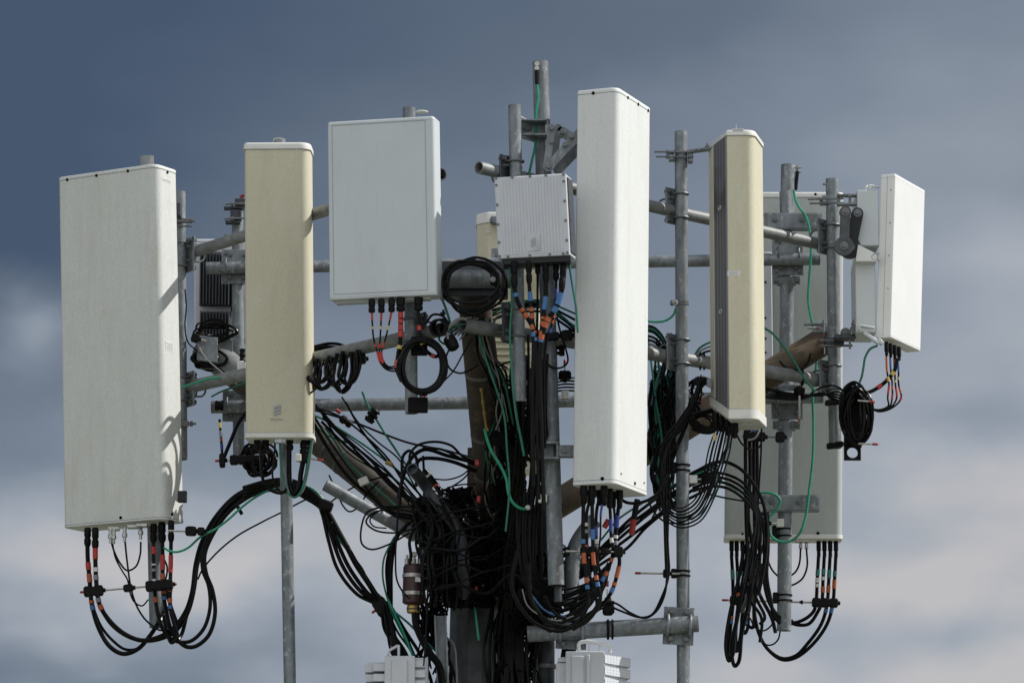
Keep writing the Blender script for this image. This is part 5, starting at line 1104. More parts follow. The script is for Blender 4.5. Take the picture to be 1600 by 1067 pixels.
for nm, pts, bd, w in sp: cable(nm + ' with coloured bands under the tall white antenna', pts, w, bands=bd, group=G5)
hanger('clamp bar with square blocks across the jumpers under the tall white antenna', (884, 861), (968, 862), -1.22, [(.35, 14, 14), (.50, 14, 16), (.72, 12, 10), (.98, 14, 16)], caps=(0, 0))
GS2 = 'big black cable sags in front of the thick centre pole foot'
for k in range(9):
    o_ = k * 5
    cable(['lowest', 'second', 'third', 'fourth', 'fifth', 'sixth', 'seventh', 'eighth', 'highest'][k] + ' black sagging cable, counted upward, below the tall white antenna', [(812 + k * 4, 780 - k * 3, -1.0), (810 + k * 3, 850), (818 + k * 3, 910 - o_ * .3), (842 + k * 2, 948 - o_), (876, 962 - o_), (910, 948 - o_ * .8), (938, 920 - o_ * .6), (950, 890 - o_ * .3)], random.choice([3.5, 5, 6]), group=GS2, wob=3)
cable('thin pale wire sagging at the foot of the thick centre pole', [(816, 920, -1.05), (824, 945), (846, 962), (872, 969), (896, 962)], 2.2, 'grey')
cable('thin blue wire in the sag under the thick centre pole', [(832, 930, -1.04), (848, 950), (866, 960), (884, 962)], 2.6, 'blue')
for k in range(7):
    cable('black cable dropping past the left end of the stand-off pipe', [(935 - k * 5, 900 + k * 4, -.3), (915 - k * 3, 940), (905 - k * 3, 975), (898 - k * 3, 1015), (896 - k * 5, 1100)], random.choice([3, 4, 5]), group='black cables dropping behind the stand-off pipe')
cable('black drip loop from the pipe clamp up to the long right pole', [(956, 940, -.6), (966, 944), (985, 957), (1008, 965), (1025, 955), (1038, 930), (1042, 900), (1041, 860), (1037, 800), (1034, 740)], 3.4, group='drip loops right of the stand-off pipe clamp')
cable('second black drip loop from the pipe clamp up to the long right pole', [(956, 948, -.58), (975, 956), (1000, 964), (1018, 960), (1034, 932), (1045, 898), (1044, 860), (1041, 800), (1040, 740)], 3.4, group='drip loops right of the stand-off pipe clamp')
cable('black cable joining the sags to the pipe clamp', [(895, 985, -.9), (920, 968), (935, 953), (948, 948)], 3, group='drip loops right of the stand-off pipe clamp')
b = thing('pipe_clamp', 'black clamp stack with a red-brown tip standing on the stand-off pipe', 'clamp', at(949, 990, -.5))
q = MB(); q.lathe(at(950, 961, -.5), (0, 0, 1), [(0, .02), (.01, .028), (.03, .028), (.032, .018), (.04, .018), (.042, .030), (.065, .030), (.067, .02), (.09, .016)], 14); q.box(at(952, 952, -.52), (.026, 0, 0), (0, .02, 0), (0, 0, .018), .003); q.box(at(950, 941, -.52), (.032, 0, 0), (0, .02, 0), (0, 0, .008), .003); q.build('block', 'rubber', b)
q = MB(); c_ = at(950, 983, -.46); q.tube([c_ + Vector((.0, -math.cos(a) * .046, math.sin(a) * .046)) for a in np.linspace(0, 2 * math.pi, 21)[:-1]], .007, 8, closed=True); q.tube([c_ + Vector((.022, -math.cos(a) * .046, math.sin(a) * .046)) for a in np.linspace(0, 2 * math.pi, 21)[:-1]], .006, 8, closed=True); q.build('band', 'rubber', b)
q = MB(); q.cyl(at(949, 938, -.5), at(949, 920, -.5), .004, 8); q.build('rod', 'stain', b); q = MB(); q.cyl(at(949, 916, -.5), at(949, 907, -.5), .007, 8); q.build('red_cap', 'red', b)
hanger('long rod with red tip clamped to the long right pole', (992, 895), (1062, 896), -.42, [(.70, 10, 13)], caps=(1, 0))
polestrap('black strap on the long right pole at the red-tipped rod', 1067, 896, -.357, 21, 12, -1)
# diagonal trunk from the right down to the tower
GD = 'heavy black trunk cables sloping down left from the right cream antenna'
for k in range(5):
    o_ = [0, 6, 13, 22, 34][k]; e_ = [0, 9, 14, 26, 30][k]
    cable(['highest', 'second', 'middle', 'fourth', 'lowest'][k] + ' heavy black trunk cable sloping from the right cream antenna down to the tower', [(1120 + k, 722 + o_ * .8, -.15), (1090, 738 + o_, -.15 - .03 * k), (1050, 762 + e_), (1010, 790 + e_ * 1.1, -.25), (980, 815 + o_ * 1.2), (945, 850 + o_ * .8), (905, 888 + e_ * .5), (870, 905 + k * 3), (830, 915, -.2)], 5, group=GD)
cable('green wire along the sloping trunk cables', [(1118, 728, -.3), (1085, 742), (1040, 764), (1000, 788), (965, 812), (940, 842), (915, 868)], 3.2, 'green', name='ground_wire')
b = MB(); b.cyl(at(990, 812, -.7), at(987, 835, -.7), .017, 14, .014)
tag(b.build('red_tipped_connector', 'red', None), 'dark red boot hanging right of the tall white antenna jumpers', 'fitting')
cable('black lead ending in the dark red boot', [(996, 780, -.7), (993, 795), (990, 815)], 9, name='coaxial_cable')
tag(MB().cyl(at(951, 812, -.6), at(944, 824, -.6), .014, 12).build('red_tipped_connector', 'red', None), 'small red boot between the jumpers under the tall white antenna', 'fitting')
cable('black cable slung under the foot of the tall white antenna', [(965, 776, -.9), (980, 785), (1000, 785), (1020, 777), (1034, 762), (1045, 740)], 5)
cable('thin black loop right of the tall white antenna foot', [(1013, 782, -.6), (1022, 800), (1040, 815), (1065, 816), (1085, 802), (1102, 780), (1118, 745), (1128, 715), (1138, 690), (1140, 672)], 3)

# ---- right cluster between tall antenna and right cream antenna
GR = 'cables crowding behind the long right pole'
for k in range(34):
    x = 1014 + random.uniform(0, 46); c_ = random.choice(['black'] * 14 + ['green', 'teal'])
    cable('%s cable in the crowd left of the long right pole' % ('teal' if c_ != 'black' else 'black'), [(x + random.uniform(-6, 20), 560 + random.uniform(-40, 60), -.1 + random.uniform(-.1, .15)), (x + random.uniform(-10, 14), 630 + random.uniform(-15, 15)), (1032 + random.uniform(-16, 16), 690), (1034 + random.uniform(-18, 20), 740), (1045 + random.uniform(-30, 14), 790 + random.uniform(-25, 20))], random.choice([2.5, 3, 4, 5, 6]), c_, group=GR)
for k in range(9):
    cable('black cable swinging from the right frame pipe down across the long right pole', [(1098 + random.uniform(-8, 8), 585 + random.uniform(0, 16), -.52 + random.uniform(-.05, .1)), (1086 + random.uniform(-8, 8), 625), (1066 + random.uniform(-10, 12), 662), (1045 + random.uniform(-14, 14), 700), (1036 + random.uniform(-14, 14), 745), (1036 + random.uniform(-14, 18), 790)], random.choice([2.4, 3, 4, 5]), group='cables swinging across the long right pole')
for k in range(4):
    cable(['leftmost', 'second', 'third', 'rightmost'][k] + ' thin vertical wire hanging left of the long right pole', [(1036 + k * 3, 690, -.45), (1037 + k * 3, 760), (1038 + k * 2, 830), (1040 + k, 892)], 2.4, group='thin wires hanging left of the long right pole')
GU = 'cables looping from the underside of the right cream antenna'
for k in range(7):
    cable(['first', 'second', 'third', 'fourth', 'fifth', 'sixth', 'seventh'][k] + ' black cable from the left swinging out under the right cream antenna', [(1120 + k * 4, 666, -.5 - .02 * k), (1108 + k * 5.5, 700), (1100 + k * 5, 740), (1094 + k * 4.5, 765), (1082 + k * 2, 784 + k * 5), (1062, 794 + k * 5), (1046 - k, 786 + k * 4), (1036 - k, 765)], [2.4, 3.4, 2.6, 4.4, 2.4, 3, 2.6][k], bands=[(10 + 5 * k, 18 + 5 * k, 'yellow')] if k < 2 else (), group=GU)
for k in range(5):
    cable(['top', 'second', 'middle', 'fourth', 'lowest'][k] + ' black cable sagging between long right pole and right cream antenna', [(1080, 650 + k * 5, -.4), (1096, 664 + k * 3), (1112, 668 + k * 2), (1130, 662), (1146, 650)], 3.5, group='short sags beside the right cream antenna foot')
cable('thick black cable entering the right cream antenna foot from the left', [(1070, 652, -.35), (1095, 646), (1120, 640), (1140, 642)], 8)
coil('small dark coil under the left part of the right cream antenna', 1100, 660, 16, 10, -.3, 5, 3.5, 3)
cable('green wire from the right cream antenna foot down past the banded clamp', [(1146, 668, -.55), (1142, 690), (1130, 715), (1120, 740), (1118, 765), (1108, 785), (1096, 800), (1080, 812)], 3, 'teal', name='ground_wire')
cable('black arc rising left out of the right cream antenna foot bundle', [(1064, 748, -.3), (1090, 735), (1115, 723), (1135, 722), (1160, 735), (1180, 760), (1192, 785), (1198, 820), (1196, 870), (1185, 930)], 5.5, group=GD)
for k in range(4):
    cable(['highest', 'second', 'third', 'lowest'][k] + ' black arc curving right over the banded clamp', [(1082, 752 + k * 5, -.3 - .03 * k), (1110, 739 + k * 7), (1135, 741 + k * 7), (1162, 755 + k * 8), (1180, 784 + k * 6), (1192 - k * 4, 820), (1194 - k * 7, 862), (1190 - k * 9, 910, -.1)], 4.6, group='black arcs joining the long right pole to the rear right bundle')
hanger('clamp with steel jaw on the long right pole below the right cream antenna', (1078, 749), (1122, 748), -.45, [(.68, 24, 14)], caps=(0, 0))
tag(MB().box(at(1083, 749, -.47), (.022, 0, 0), (0, .02, 0), (0, 0, .022), .003).build('pipe_clamp', 'stain', None), 'square steel jaw clamp on the long right pole below the right cream antenna', 'clamp')
polestrap('black strap on the long right pole at the cable crowd', 1067, 731, -.357, 21, 14, -1)
polestrap('small round clamp high on the long right pole with a green wire', 1065, 474, -.357, 20, 6, -1, 'bolt')
tag(MB().lathe(at(1057, 474, -.42), (-.3, -1, 0), [(0, .014), (.012, .016), (.03, .016), (.032, .008), (.05, .008)], 14).build('wire_lug', 'stain', None), 'round silver lug beside the long right pole', 'fitting')
cable('green wire curving left from the lug on the long right pole', [(1056, 482, -.42), (1052, 492), (1042, 500), (1028, 503), (1010, 502)], 3.6, 'greenb', name='ground_wire')
for k, (y0, m_) in enumerate(((508, 'black'), (516, 'black'), (524, 'black'), (512, 'green'), (530, 'black'), (536, 'grey'))):
    cable(['upper', 'second', 'third', 'teal', 'fifth', 'pale'][k] + ' wire poking out right of the tall white antenna above the lower pipe', [(1008, y0, -.2), (1022, y0 + 4), (1034, y0 + 16), (1042, y0 + 32)], 4, m_, group='wires poking out right of the tall white antenna')
for k in range(3):
    cable(['teal', 'grey', 'dark'][k] + ' wire arching down behind the left edge of the right cream antenna', [(1085, 556, -.2), (1092, 545 + k * 5), (1102, 538 + k * 6), (1118, 532 + k * 7)], 3.4, ['green', 'grey', 'black'][k], group='wires at the left edge of the right cream antenna')
for k, x in enumerate((1094, 1100)): 
    c_ = at(x, 564, dB(x)); tag(MB().tube([c_ + Vector((0, -math.cos(a) * .04, math.sin(a) * .044)) for a in np.linspace(0, 2 * math.pi, 21)[:-1]], .005, 8, closed=True).build('pipe_strap', 'rubber', None), ['left', 'right'][k] + ' thin black strap round the lower right frame pipe beside the right cream antenna', 'clamp')
hanger('red-tipped rod hanging left of the right cream antenna', (1094, 590), (1094.5, 628), -.5, [(.15, 12, 20)], caps=(0, 1), rod=3)
for k in range(5): cable(['top', 'second', 'middle', 'fourth', 'lowest'][k] + ' pale grey wire fanning left of the right cream antenna', [(1095, 588 + k, -.45), (1104, 590 + k * 3), (1116, 596 + k * 3)], 2.2, 'grey', group='pale wires fanning left of the right cream antenna')

# ---- rear right
cable('long green wire dropping in front of the wide back panel', [(1240, 297, .7), (1243, 312), (1250, 326), (1258, 336), (1265, 360), (1267, 400), (1264, 440), (1263, 470), (1268, 500), (1275, 530), (1275, 575), (1270, 610), (1271, 660), (1270, 715), (1265, 760), (1258, 810), (1248, 835), (1232, 846), (1214, 844), (1203, 833), (1203, 808), (1214, 795), (1219, 782), (1210, 772), (1185, 769), (1160, 768), (1138, 757), (1120, 750, -.3)], 4, 'greenb', name='ground_wire')
o = tag(MB().tube(path([(1246, 268, .85), (1244.5, 282), (1243, 297)]), .010, 8).build('wire_sleeve', 'rubber', None), 'black sleeve and bolts at the top of the rear right pole', 'fitting')
b = MB()
for y in (262, 269): b.cyl(at(1240, y, .86), at(1252, y, .86), .006, 8); nut(b, at(1244, y, .86), (1, 0, 0), .012, .01)
b.build('bolt', 'stain', o)
cable('green wire arcing down right of the right cream antenna across the arm', [(1190, 510, .2), (1206, 520), (1222, 538), (1238, 560), (1250, 580), (1262, 598), (1274, 612)], 3.8, 'green', name='ground_wire')
cable('black wire hanging under the rusty right arm', [(1218, 564, .3), (1228, 574), (1246, 578), (1260, 570), (1267, 552)], 3.2)
b = MB(); c_ = at(1253, 588, dB(1253)); b.tube([c_ + Vector((.0, -math.cos(a) * .042, math.sin(a) * .046)) for a in np.linspace(0, 2 * math.pi, 21)[:-1]], .008, 8, closed=True); b.lathe(at(1249, 604, .3), (0, 0, -1), [(0, .012), (.01, .03), (.03, .03), (.045, .022)], 14)
tag(b.build('pipe_strap', 'rubber', None), 'black strap and block round the lower right pipe left of the rightmost pole', 'clamp')
hanger('red-tipped rod hanging below the strap on the lower right pipe', (1249, 618), (1249, 662), .28, [], caps=(0, 1), rod=4)
for k in range(5): cable(['top', 'second', 'middle', 'fourth', 'lowest'][k] + ' level black wire from behind the right cream antenna to the oval coil', [(1188, 604 + k * 4, .3), (1215, 611 + k * 3), (1250, 616 + k * 2), (1284, 618 - k), (1306, 612 + k * 4), (1322, 620 + k * 3, .2)], 3, group='level wires leading to the oval coil')
cable('black wire arching between the level wires and the oval coil', [(1266, 616, .28), (1282, 606), (1298, 602), (1312, 606), (1322, 616)], 3)
hanger('red capped bolt at the plate of the rusty right arm', (1262, 512), (1283, 513), .45, [], caps=(0, 1), rod=4)
# wide back panel jumpers
G7 = 'banded jumpers under the wide back panel'
for k, x in enumerate((1279, 1288, 1297, 1306)):
    if k < 2: pts = [(x, 868, 1.1), (x - 2, 905), (x - 4, 940), (x - 8 - 2 * k, 955), (x - 24, 968 + 6 * k), (x - 40, 972 + 4 * k), (1236, 968 + 5 * k)]
    else: pts = [(x, 868, 1.1), (x - 2, 905), (x - 5, 945), (x - 14, 975), (x - 36, 1006), (1243, 1024 + (k - 2) * 3), (1222, 1028 + (k - 2) * 2), (1200, 1014), (1186, 990), (1178, 950), (1176, 900), (1178, 860)]
    cable(['first', 'second', 'third', 'outermost'][k] + ' of the right-hand four banded jumpers under the wide back panel', pts, 5.5, bands=[[(22, 32, 'tealt'), (36, 44, 'whitet'), (47, 51, 'whitet')], [(22, 32, 'tealt'), (34, 40, 'whitet'), (50, 62, 'orange')], [(24, 36, 'tealt'), (48, 62, 'orange'), (76, 82, 'orange'), (88, 95, 'blue')], [(24, 34, 'tealt'), (40, 54, 'orange'), (74, 82, 'orange'), (87, 94, 'blue')]][k], group=G7)
for k, x in enumerate((1143, 1151, 1160, 1168)):
    cable(['outermost', 'second', 'third', 'innermost'][k] + ' of the left-hand four banded jumpers under the wide back panel', [(x, 868, 1.1), (x + 2, 905), (x + 2, 945), (x - 1, 975), (x - 4 + k * 4, 1000 + (3 - k) * 9 - (20 if k > 1 else 0)), (x + 4 + k * 2, 1005 - k * 12), (x + 10, 950), (x + 22, 880)], 5.5, bands=[(24, 40, 'tealt'), (68, 74, 'orange'), (76, 84, 'orange'), (98, 104, 'orange'), (106, 112, 'blue')] if k in (0, 3) else [(26, 46, 'tealt'), (60, 74, 'orange')], group=G7)
hanger('long rod with red-brown ends clamping both sets of jumpers under the wide back panel', (1128, 937), (1313, 942), 1.0, [(.10, 12, 14), (.20, 26, 14), (.66, 2, 4), (.87, 40, 14)], caps=(1, 1))
polestrap('black strap round the foot of the rear right pole at the long rod', 1226, 934, .85, 22, 14, -1)
polestrap('thick black strap round the rear right pole beside the green loop', 1225, 832, .85, 22, 18, -1)
cable('thin wire curving from the middle connector to the rear right pole foot', [(1199, 858, 1.0), (1201, 878), (1208, 892), (1218, 902)], 3)
cable('thin wire from the right connector pair to the rear right pole', [(1251, 856, 1.0), (1249, 880), (1243, 893), (1234, 900)], 3)
cable('outer thin wire with a pale end from the right connector pair', [(1260, 856, 1.0), (1261, 885), (1254, 903), (1244, 911), (1234, 915)], 3)
cable('thin wire tail under the rear right pole', [(1219, 986, 1.0), (1216, 998), (1208, 1006), (1198, 1007), (1188, 998)], 2.6)
cable('thin arc left of the rear right pole foot', [(1213, 960, 1.0), (1204, 978), (1192, 985), (1180, 980), (1172, 965)], 2.6)
GK = 'heavy vertical feeders in front of the wide back panel'
for k, x in enumerate((1165, 1171, 1178, 1182)):
    if k % 2 == 0: pts = [(x, 672, .0 + .03 * k), (x, 740), (x + 1, 810), (x + 2, 860), (x - 2, 900), (x - 9, 945), (x - 17 - k, 990), (x - 20 - 2 * k, 1022 + 6 * k), (x - 26 - 2 * k, 1032 + 4 * k), (x - 31 - k * 2, 1012), (x - 25, 960), (x - 10, 900), (x - 2, 850)]
    else: pts = [(x, 672, .0 + .03 * k), (x + 1, 740), (x - 2, 810), (x + 5, 860), (x + 2, 900), (x - 2 - k * 2, 935, .3), (x - 12, 955, .5)]
    cable(['far left', 'left', 'right', 'far right'][k] + ' heavy feeder falling straight before the wide back panel', pts, 6, bands=[(2, 12, 'blue')] if k in (1, 2) else (), group=GK)
for k in range(6):
    cable('black feeder twisting down between wide back panel and rear right pole', [(1192 + random.uniform(-6, 8), 800, .1), (1188 + random.uniform(-8, 12), 845), (1184 + random.uniform(-14, 14), 890), (1176 + random.uniform(-14, 14), 930), (1186 + random.uniform(-16, 20), 965), (1200 + random.uniform(-20, 14), 990 + random.uniform(-20, 15))] if k % 2 else [(1196 + random.uniform(-6, 6), 800, .1), (1200, 850), (1194 + k, 900), (1200 + k, 935), (1210, 955 + k * 2), (1220, 966 + k * 2)], random.choice([5, 6]), group='feeders twisting down beside the rear right pole')
cable('thin black wire hanging right of the vertical feeders', [(1190, 668, .05), (1189, 710), (1186, 760), (1184, 800)], 3)
cable('pale wire loop under the right cream antenna', [(1148, 672, -.3), (1160, 694), (1176, 703), (1188, 696), (1190, 668)], 3)
cable('small pale hook of wire under the right cream antenna', [(1168, 688, -.2), (1180, 684), (1186, 672), (1186, 664)], 3, 'grey')
hanger('dark clamp bar on vertical feeders under the right cream antenna', (1160, 682), (1222, 683), .0, [(.2, 22, 14), (.48, 12, 14), (.95, 14, 16)], caps=(0, 0), m='bolt')
cable('thin wire crossing left before the wide back panel', [(1109, 772, -.1), (1130, 777), (1160, 782), (1195, 786)], 2.8)
tag(MB().box(at(1219, 817, .8), (.02, 0, 0), (0, .02, 0), (0, 0, .022), .003).build('pipe_clamp', 'cap', None), 'pale block clamp on the rear right pole inside the green loop', 'clamp', 'white cushion clamps on the poles')
hanger('red-tipped bolt in the feeders left of the green loop', (1178, 816), (1215, 818), .0, [(.45, 14, 10)], caps=(1, 0))

# ---- oval coil on the rightmost pole
ob = thing('cable_bracket', 'tall black bracket with a round hole carrying the oval coil', 'bracket', at(1332, 718, .15))
A0 = at(1332, 661, .16); s = px(.16)
b = MB(); b.box(at(1332, 652, .16), (12.5 * s, 0, 0), (0, .004, 0), (0, 0, 48 * s), .003); b.box(at(1320, 652, .20), (.004, 0, 0), (0, .035, 0), (0, 0, 48 * s), .002); b.box(at(1344, 652, .20), (.004, 0, 0), (0, .035, 0), (0, 0, 48 * s), .002)
# lower tab with a real hole
cx_, cz_ = at(1332, 707, .16), None; ring = []; N_ = 24
outer = []
for i in range(N_):
    a = 2 * math.pi * i / N_; dx, dz = math.cos(a), math.sin(a); k = 13 * s / max(abs(dx), abs(dz) ); outer.append(Vector((dx * k, 0, dz * k * .9)))
inner = [Vector((math.cos(2 * math.pi * i / N_) * 8.5 * s, 0, math.sin(2 * math.pi * i / N_) * 8.5 * s)) for i in range(N_)]
vs = [cx_ + p + Vector((0, y, 0)) for y in (-.004, .02) for q in (outer, inner) for p in q]; fs = []
for i in range(N_):
    j = (i + 1) % N_; O0, I0, O1, I1 = 0, N_, 2 * N_, 3 * N_
    fs += [(O0 + i, O0 + j, I0 + j, I0 + i), (O1 + i, I1 + i, I1 + j, O1 + j), (O0 + i, O1 + i, O1 + j, O0 + j), (I0 + i, I0 + j, I1 + j, I1 + i)]
b.add(vs, fs); b.build('plate', 'rubber', ob)
coil('oval black coil wound on the bracket at the rightmost pole', 1337, 648, 17, 40, .07, 18, 3.6, 6, dep=.05)
coil('outer slack turns of the oval coil at the rightmost pole', 1337, 650, 23, 39, .1, 7, 3, 3, dep=.04)
hanger('upper silver rod with red tip on the oval coil', (1340, 626), (1367, 628), .02, [], caps=(0, 1), rod=3)
hanger('lower silver rod with red tip under the oval coil', (1341, 693), (1372, 694), .02, [], caps=(0, 1), rod=3)
hanger('double rod clamp at the foot of the rightmost pole', (1289, 698), (1320, 693), .3, [(.5, 26, 9)], caps=(0, 0))
hanger('short rod clamp on the rightmost pole above the oval coil', (1288, 630), (1312, 628), .3, [(.5, 22, 8)], caps=(0, 0))
cable('green wire from the far right antenna down to the oval coil', [(1371, 540, .1), (1360, 545), (1352, 558), (1349, 575), (1346, 590), (1340, 604)], 3.6, 'green', name='ground_wire')
cable('thick banded lead curving from the far right antenna to the oval coil', [(1402, 560, .1), (1398, 578), (1388, 592), (1374, 604), (1362, 611), (1350, 615)], 6, bands=[(22, 28, 'yellow'), (34, 42, 'redt'), (50, 60, 'redt')])
for k in range(4):
    x = 1385 + k * 6
    cable(['first', 'second', 'third', 'fourth'][k] + ' thin lead with blue and orange tape under the far right antenna', [(x, 556 + k * 2, .08 + k * .03), (x + 1, 580), (x + 4 - k, 600), (x + 2 + k, 622), (1388 + k * 2, 634 + k), (1374, 640 + k * 1), (1360, 638)], 2.8, bands=[(2, 20, 'blue'), (28, 34, 'yellow'), (44, 54, 'orange'), (60, 68, 'redt')] if k % 2 else [(2, 26, 'orange'), (34, 40, 'yellow'), (48, 60, 'redt')], group='thin banded leads under the far right antenna')

# ---- centre tangle: loops and individually visible cables
GC = 'black loops above and around the cable tangle'
loops = [
 ('black cable arching above the bent pipe to the front arm', [(645, 735, -.4), (640, 712), (652, 696), (680, 690), (705, 696), (722, 712), (742, 722)], 4),
 ('upper black cable running right from the bent pipe rim', [(622, 780, -.35), (628, 752), (636, 728), (646, 712), (664, 702), (700, 712), (740, 722)], 6),
 ('thick black cable arching right over the bent pipe', [(648, 730, -.4), (656, 718), (680, 716), (710, 722), (744, 736)], 6),
 ('glossy black cable beside the thick arch', [(660, 700, -.38), (690, 702), (720, 716), (746, 728)], 4),
 ('thin wire sagging between bent pipe and front arm', [(676, 748, -.3), (700, 749), (722, 742), (736, 730)], 2.4),
 ('thin red-flecked wire sagging beside the front arm', [(690, 770, -.3), (700, 762), (720, 757), (746, 756)], 2.4),
 ('second thin wire sagging lower beside the front arm', [(672, 784, -.3), (684, 770), (706, 760), (726, 746), (738, 730)], 2.6),
 ('wide thin loop left of the tangle', [(640, 792, -.5), (600, 792), (574, 800), (564, 828), (566, 850), (580, 858), (608, 850), (640, 832)], 3),
 ('second thin loop left of the tangle', [(650, 800, -.5), (610, 795), (582, 802), (572, 815), (586, 828), (620, 832), (645, 826)], 3),
 ('inner thin loop left of the tangle', [(625, 792, -.5), (596, 796), (578, 812), (584, 822), (604, 825)], 2.4),
 ('long thin wire falling left of the maroon canister', [(622, 795, -.55), (620, 830), (618, 870), (620, 905), (628, 922), (640, 935)], 2.8),
 ('thin wire falling through the maroon canister bands', [(668, 790, -.6), (668, 850), (668, 920), (666, 980), (662, 1040)], 2.4),
 ('black hose dropping from the foot of the maroon canister', [(648, 955, -.45), (650, 975), (660, 1000), (672, 1020), (686, 1040), (692, 1070)], 11),
 ('thick black cable hooking over the bent pipe rim', [(650, 760, -.45), (652, 735), (650, 715), (640, 704), (630, 712), (628, 745), (624, 790)], 5),
 ('black cable plunging in front of the bent pipe', [(661, 712, -.45), (663, 760), (660, 800), (652, 850)], 4),
 ('cable curving left of the maroon canister cap', [(676, 806, -.5), (650, 822), (640, 845), (642, 868), (640, 880)], 5),
 ('black cable curling over the tangle centre', [(700, 812, -.5), (670, 808), (652, 826), (650, 850), (655, 870)], 4),
]
for lab, pts, w in loops: cable(lab, pts, w, group=GC)
for k in range(9):
    x0 = 650 + k * 9
    cable(['first', 'second', 'third', 'fourth', 'fifth', 'sixth', 'seventh', 'eighth', 'ninth'][k] + ' cable from the left draped in front of the bent steel pipe', [(x0 - 14, 776 + 6 * (k % 3), -.72), (x0 - 4, 792 + 5 * (k % 2)), (x0 + 6 + 4 * (k % 3), 830), (x0 + 2 - 3 * (k % 2), 872), (x0 + 8, 915), (x0 + 4, 950, -.55)], [3, 5, 4, 6, 3, 4, 5, 3, 4][k], group='cables draped in front of the bent steel pipe', wob=6)
for k in range(10):
    y0 = 795 + k * 13
    cable(['topmost', 'second', 'third', 'fourth', 'fifth', 'sixth', 'seventh', 'eighth', 'ninth', 'lowest'][k] + ' cable wrapped crosswise round the tower top', [(654 + 5 * (k % 3), y0 + 8, -.60), (684, y0 + 16 - 7 * (k % 2), -.75), (716, y0 + 4), (752, y0 + 12 * (k % 2)), (792, y0 - 10, -.7), (824, y0 - 2, -.6)], [3, 2.4, 4, 3, 5, 3, 2.6, 4, 3, 5][k], group='cables wrapped crosswise round the tower top', wob=9)
GHg = 'black cables hanging left of the maroon canister'
for k in range(5):
    cable(['rightmost', 'second', 'middle', 'fourth', 'leftmost'][k] + ' black cable hanging down left of the maroon canister', [(640 - k * 3, 815 + 4 * k, -.3), (620 - k, 840), (612 - k * 2, 880), (611 - k, 930), (612 + k, 985), (618 + k * 3, 1040), (622 + k * 4, 1110)], random.choice([3, 4, 6]), group=GHg)
cable('green wire dropping left of the tangle into the bundle', [(622, 830, -.32), (610, 850), (600, 872), (598, 900), (604, 930), (614, 960), (634, 1000), (650, 1030)], 3, 'green', name='ground_wire')
cable('green wire slanting down to the left cabinet', [(606, 935, -.35), (620, 965), (636, 1000), (648, 1035)], 3.2, 'greenb', name='ground_wire')
cable('teal wire slanting across to the channel strut', [(616, 955, -.36), (640, 975), (664, 1000), (684, 1020)], 3.6, 'teal', name='ground_wire')
cable('green wire hanging on the tower shaft face', [(740, 930, -.4), (742, 950), (745, 975), (748, 1000)], 3.6, 'greenb', name='ground_wire')
cable('pale green wire curling at the tower shaft foot', [(694, 1004, -.35), (702, 998), (710, 1010), (713, 1040), (714, 1080)], 3, 'grey')
for k in range(6): cable('black cable crossing between channel strut and tower shaft', [(672 + k * 4, 930, -.3), (680 + k * 2, 970), (700 - k * 2, 1010), (690 + k * 5, 1050), (680 + k * 6, 1090)], 4, group='cables crossing by the channel strut', wob=6)
for k in range(6): cable('black cable leaving the bundle toward the left cabinet', [(598 + k * 2, 945, -.3), (606 + k * 5, 985), (616 + k * 8, 1020), (640 + k * 6, 1060), (650 + k * 6, 1110)], 3.5 + k % 3, group='cables fanning out above the left cabinet', wob=4)
# dense knot: nobody could count these
b = MB()
def blob(n, x0, x1, y0, y1, d0, d1, ws=(2, 3, 4, 5), L=60, vert=0.0, pts_n=6):
    for k in range(n):
        x, y = random.uniform(x0, x1), random.uniform(y0, y1); a = random.choice((1.57, -1.57)) + random.uniform(-.6, .6) if random.random() < vert else random.uniform(0, 6.28); d = random.uniform(d0, d1); pts = []
        for i in range(pts_n):
            pts.append(at(x, y, d)); a += random.uniform(-.9, .9) * (1 - vert * .6)
            nx, ny = x + math.cos(a) * L * .4, y + math.sin(a) * L * .5
            if not (x0 < nx < x1 and y0 < ny < y1):
                a = math.atan2((y0 + y1) / 2 - y, (x0 + x1) / 2 - x) + random.uniform(-.7, .7); nx, ny = x + math.cos(a) * L * .3, y + math.sin(a) * L * .35
            x, y = nx, ny; d = min(max(d + random.uniform(-.05, .05), d0), d1)
        b.tube(spline(pts, 5), random.choice(ws) / 2 * px(d0), 6)
blob(200, 655, 770, 805, 925, -.52, -.2, (2, 3, 4, 5, 7), 80, vert=.75); blob(80, 690, 775, 900, 950, -.5, -.25); blob(120, 765, 835, 780, 935, -.55, -.2, vert=.5); blob(70, 640, 730, 775, 825, -.5, -.05)
blob(90, 795, 885, 850, 1000, -.5, -.15); blob(30, 690, 745, 760, 815, -.5, -.1, vert=.4); blob(60, 768, 822, 720, 830, -.6, -.2, vert=.8); blob(60, 778, 832, 600, 740, -.8, -.4, (3, 4, 5), vert=.85); blob(40, 770, 850, 940, 1075, -.4, -.15, (4, 5, 6), vert=.9); blob(30, 650, 700, 900, 1060, -.35, -.1, (3, 4), vert=.9)
tag(b.build('cable_tangle', 'tangle', None, origin=at(730, 900, -.2)), 'dense unsorted knot of black cables wrapped round the tower top', 'cable tangle', kind='stuff')
b = MB(); blob(55, 1016, 1058, 560, 740, .0, .35, (3, 4, 5)); blob(26, 770, 830, 560, 700, -.7, -.3, (3, 4)); blob(30, 1015, 1100, 585, 660, .0, .3)
tag(b.build('cable_tangle', 'tangle', None, origin=at(1040, 700, .2)), 'unsorted mass of black cables behind the centre poles and long right pole', 'cable tangle', kind='stuff')
b = MB(); blob(6, 1016, 1060, 540, 640, -.1, .2, (2.4, 3), 50); tag(b.build('wire_tangle', 'teal', None), 'teal wires mixed into the mass beside the long right pole', 'cable tangle', kind='stuff')
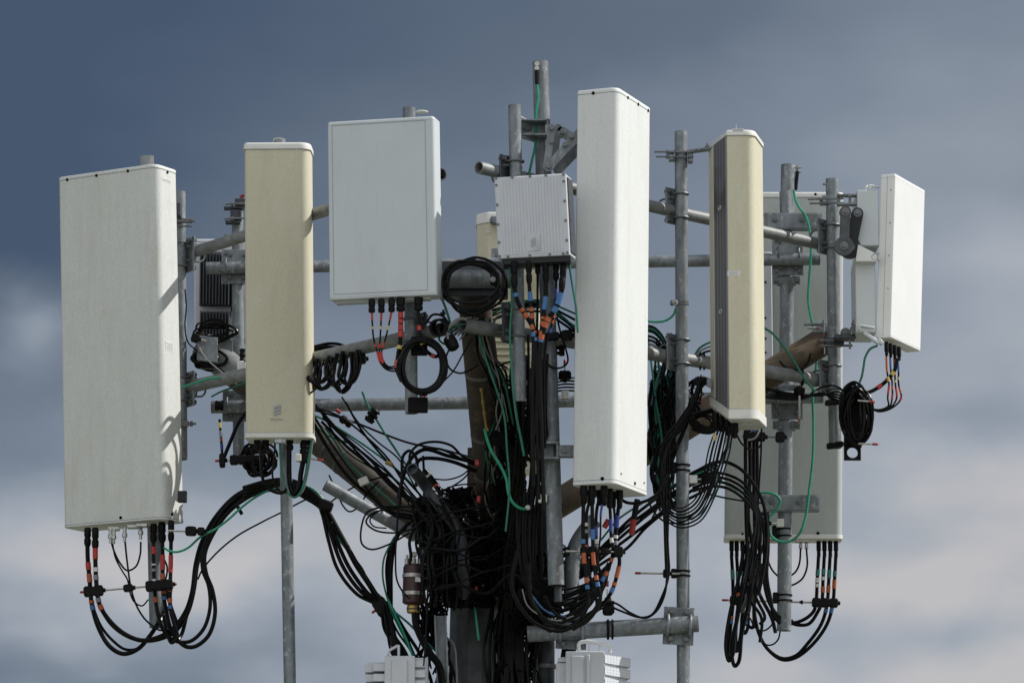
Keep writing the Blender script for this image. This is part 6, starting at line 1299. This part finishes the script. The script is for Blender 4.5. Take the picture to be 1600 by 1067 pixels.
b = MB(); blob(9, 650, 800, 790, 880, -.5, -.42, (1.0, 1.4), 12)
for k in range(16): p = at(random.uniform(655, 790), random.uniform(795, 930), -.5); b.cyl(p, p + Vector((random.uniform(-.016, .016), -.01, random.uniform(-.016, .016))), .003, 6)
tag(b.build('cable_ties', 'stain', None), 'scattered pale ties and bright fittings glinting in the cable knot', 'cable tangle', kind='stuff')
for k, (x, y, d, m_) in enumerate(((745, 718, -.95, 'red'), (748, 775, -.9, 'red'), (744, 916, -.5, 'red'), (720, 800, -.45, 'gold'))):
    tag(MB().lathe(at(x, y, d), (0, -.3, -1), [(0, .006), (.004, .010), (.03, .010), (.034, .006)], 10).build('cable_end_cap', m_, None), ['red cap on the rusty front arm beside the bright green wire', 'lower red cap on the rusty front arm', 'red cap glinting low on the tower shaft', 'brass stud standing up from the cable knot'][k], 'cap')
tag(MB().box(at(728, 921, -.5), (.013, 0, 0), (0, .01, 0), (0, 0, .016), .003).build('wire_lug', 'cap', None), 'small white block on the tower shaft collar', 'fitting')
b = MB(); b.box(at(700, 795, -.35), (.03, 0, 0), (0, .03, 0), (0, 0, .02), .005)
# tan weathered crate behind jumpers right of the centre pole
tag(MB().cyl(at(905, 872, -.1), at(910, 900, -.1), .05, 20).build('pipe_flange', 'rustlit', None), 'tan flange glimpsed behind the jumpers under the tall white antenna', 'fitting')

# slack loops behind the left cream antenna; the sun throws their curves on the edge of the large left antenna
def caster(label, pts, w=6, t=.70):
    P = [at(x, y, .10 + (x - 245) / 28 * .16) + tosun * t for x, y in pts]
    P = spline(P, 6); r = w / 2 * px(0)
    return tag(MB().tube(P, r, 8).build('coaxial_cable', 'black', None, origin=P[0]), label, 'cable', 'slack cables tucked behind the left cream antenna')
for lab, pts, w in (('outermost slack loop tucked behind the left cream antenna', [(240, 700), (246, 676), (254, 662), (262, 668), (268, 692), (270, 730), (262, 790)], 6),
                    ('middle slack loop tucked behind the left cream antenna', [(240, 722), (247, 700), (254, 690), (261, 704), (264, 735), (260, 780), (254, 812)], 5),
                    ('innermost slack loop tucked behind the left cream antenna', [(240, 748), (247, 732), (253, 738), (256, 760), (254, 790)], 5),
                    ('straight feeder tucked behind the left cream antenna', [(280, 690), (270, 735), (262, 775), (252, 815)], 10),
                    ('thin leaning feeder tucked behind the left cream antenna', [(282, 650), (272, 690), (268, 730), (264, 760)], 5)):
    caster(lab, pts, w)
